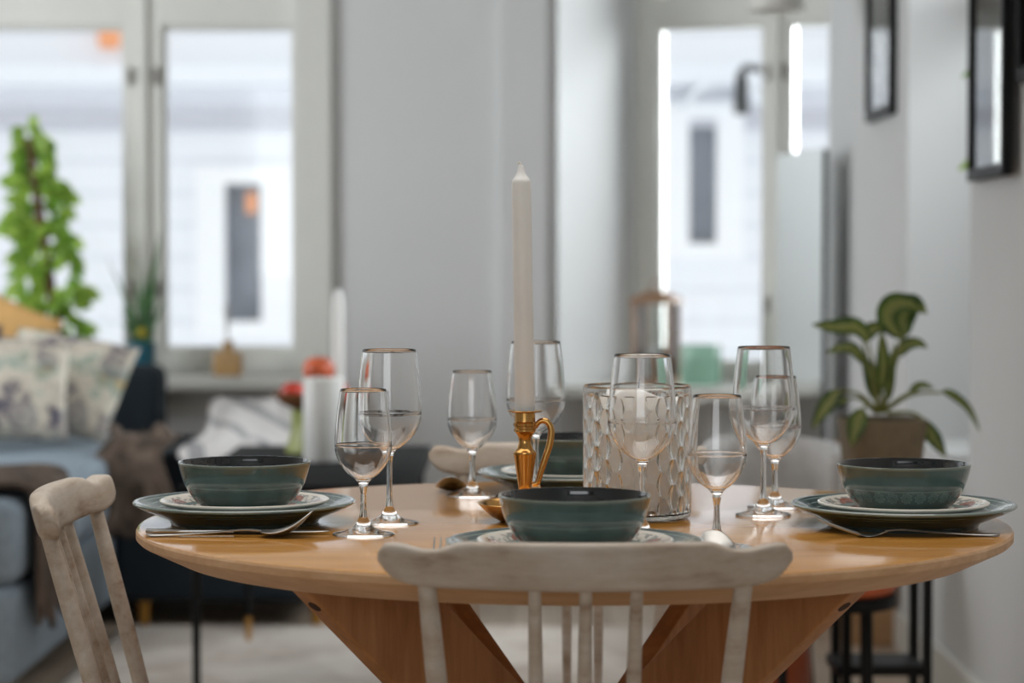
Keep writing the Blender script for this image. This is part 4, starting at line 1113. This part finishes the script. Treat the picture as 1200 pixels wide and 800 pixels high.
# stool with cognac seat and pouf
stl = thing('stool', 'black metal stool with a cognac leather seat half hidden behind the table leg', 'stool', (0.600, 4.62, 0))
b = MB(); b.lathe([(1e-4, 0.425), (0.125, 0.425)]+spl2([(0.134, 0.430), (0.138, 0.445), (0.130, 0.458), (0.10, 0.463)], 12)+[(1e-4, 0.464)], 48); b.build('seat', M['cognac'], stl, angle=60)
b = MB(); b.lathe([(1e-4, 0.400), (0.134, 0.400), (0.136, 0.402), (0.136, 0.424), (1e-4, 0.424)], 48); b.build('seat_ring', M['black'], stl, angle=50)
for k in range(4):
    a = PI*0.22+k*PI/2
    b = MB(); b.tube([(0.112*math.cos(a), 0.112*math.sin(a), 0.402), (0.118*math.cos(a), 0.118*math.sin(a), 0)], 0.0085, 10); b.build('leg', M['black'], stl)
pf = thing('leather_pouf', 'burnt orange leather pouf on the floor behind the right table leg', 'pouf', (0.452, 4.95, 0))
b = MB(); b.lathe([(1e-4, 0), (0.13, 0)]+spl2([(0.145, 0.01), (0.16, 0.10), (0.163, 0.2), (0.155, 0.285), (0.13, 0.305)], 16)+[(1e-4, 0.31)], 56); b.build('body', M['cognac'], pf, angle=60)
b = MB(); b.tube([(0.157*math.cos(2*PI*k/48), 0.157*math.sin(2*PI*k/48), 0.284) for k in range(49)], 0.004, 8, cap=False); b.build('piping', M['cognac'], pf)

# ------------------------------------------------------------------ light
w = bpy.data.worlds.new('sky'); SC.world = w; w.use_nodes = True
nt = w.node_tree; nt.nodes.clear()
bg = nt.nodes.new('ShaderNodeBackground'); wo = nt.nodes.new('ShaderNodeOutputWorld'); nt.links.new(bg.outputs[0], wo.inputs[0])
bg.inputs[0].default_value = (0.94, 0.97, 1.0, 1); bg.inputs[1].default_value = 1.02
def area(name, loc, size, energy, rot, color=(1, 1, 1), portal=False):
    l = bpy.data.lights.new(name, 'AREA'); l.shape = 'RECTANGLE'; l.size, l.size_y = size; l.energy = energy; l.color = color
    if portal: l.cycles.is_portal = True
    o = bpy.data.objects.new(name, l); COL.objects.link(o); o.location = loc; o.rotation_euler = rot; return o
def aim(name, loc, size, energy, target, color=(1, 1, 1)):
    o = area(name, loc, size, energy, (0, 0, 0), color); d = Vector(target)-Vector(loc)
    o.rotation_euler = d.to_track_quat('-Z', 'Y').to_euler(); return o
DAY = (0.93, 0.97, 1.0)
aim('skylight_right_window', (2.35, 9.7, 1.9), (1.5, 2.2), 500, (0.2, 7.6, 0.9), DAY)
aim('skylight_niche_window', (XR+1.7, 5.5, 2.5), (1.2, 1.6), 170, (0.6, 6.3, 0.9), DAY)
aim('side_fill_lamp', (XL-1.6, 5.2, 1.8), (1.8, 2.0), 132, (0.5, 8.4, 1.3), DAY)  # added lamp outside the unseen left opening, brightens back wall and reveal
aim('fill_lamp_behind', (-0.75, YN-0.6, 1.7), (2.8, 1.6), 28, (-0.3, 4.0, 1.0), DAY)  # unseen lamp added behind the camera to fill the front faces
o = aim('overhead_fill_lamp', (-0.2, 3.2, CH-0.06), (3.0, 2.4), 24, (-0.2, 3.2, 0), (1, 0.98, 0.95)); o.data.spread = math.radians(110)  # added overhead lamp without a fixture, brightens the tabletop
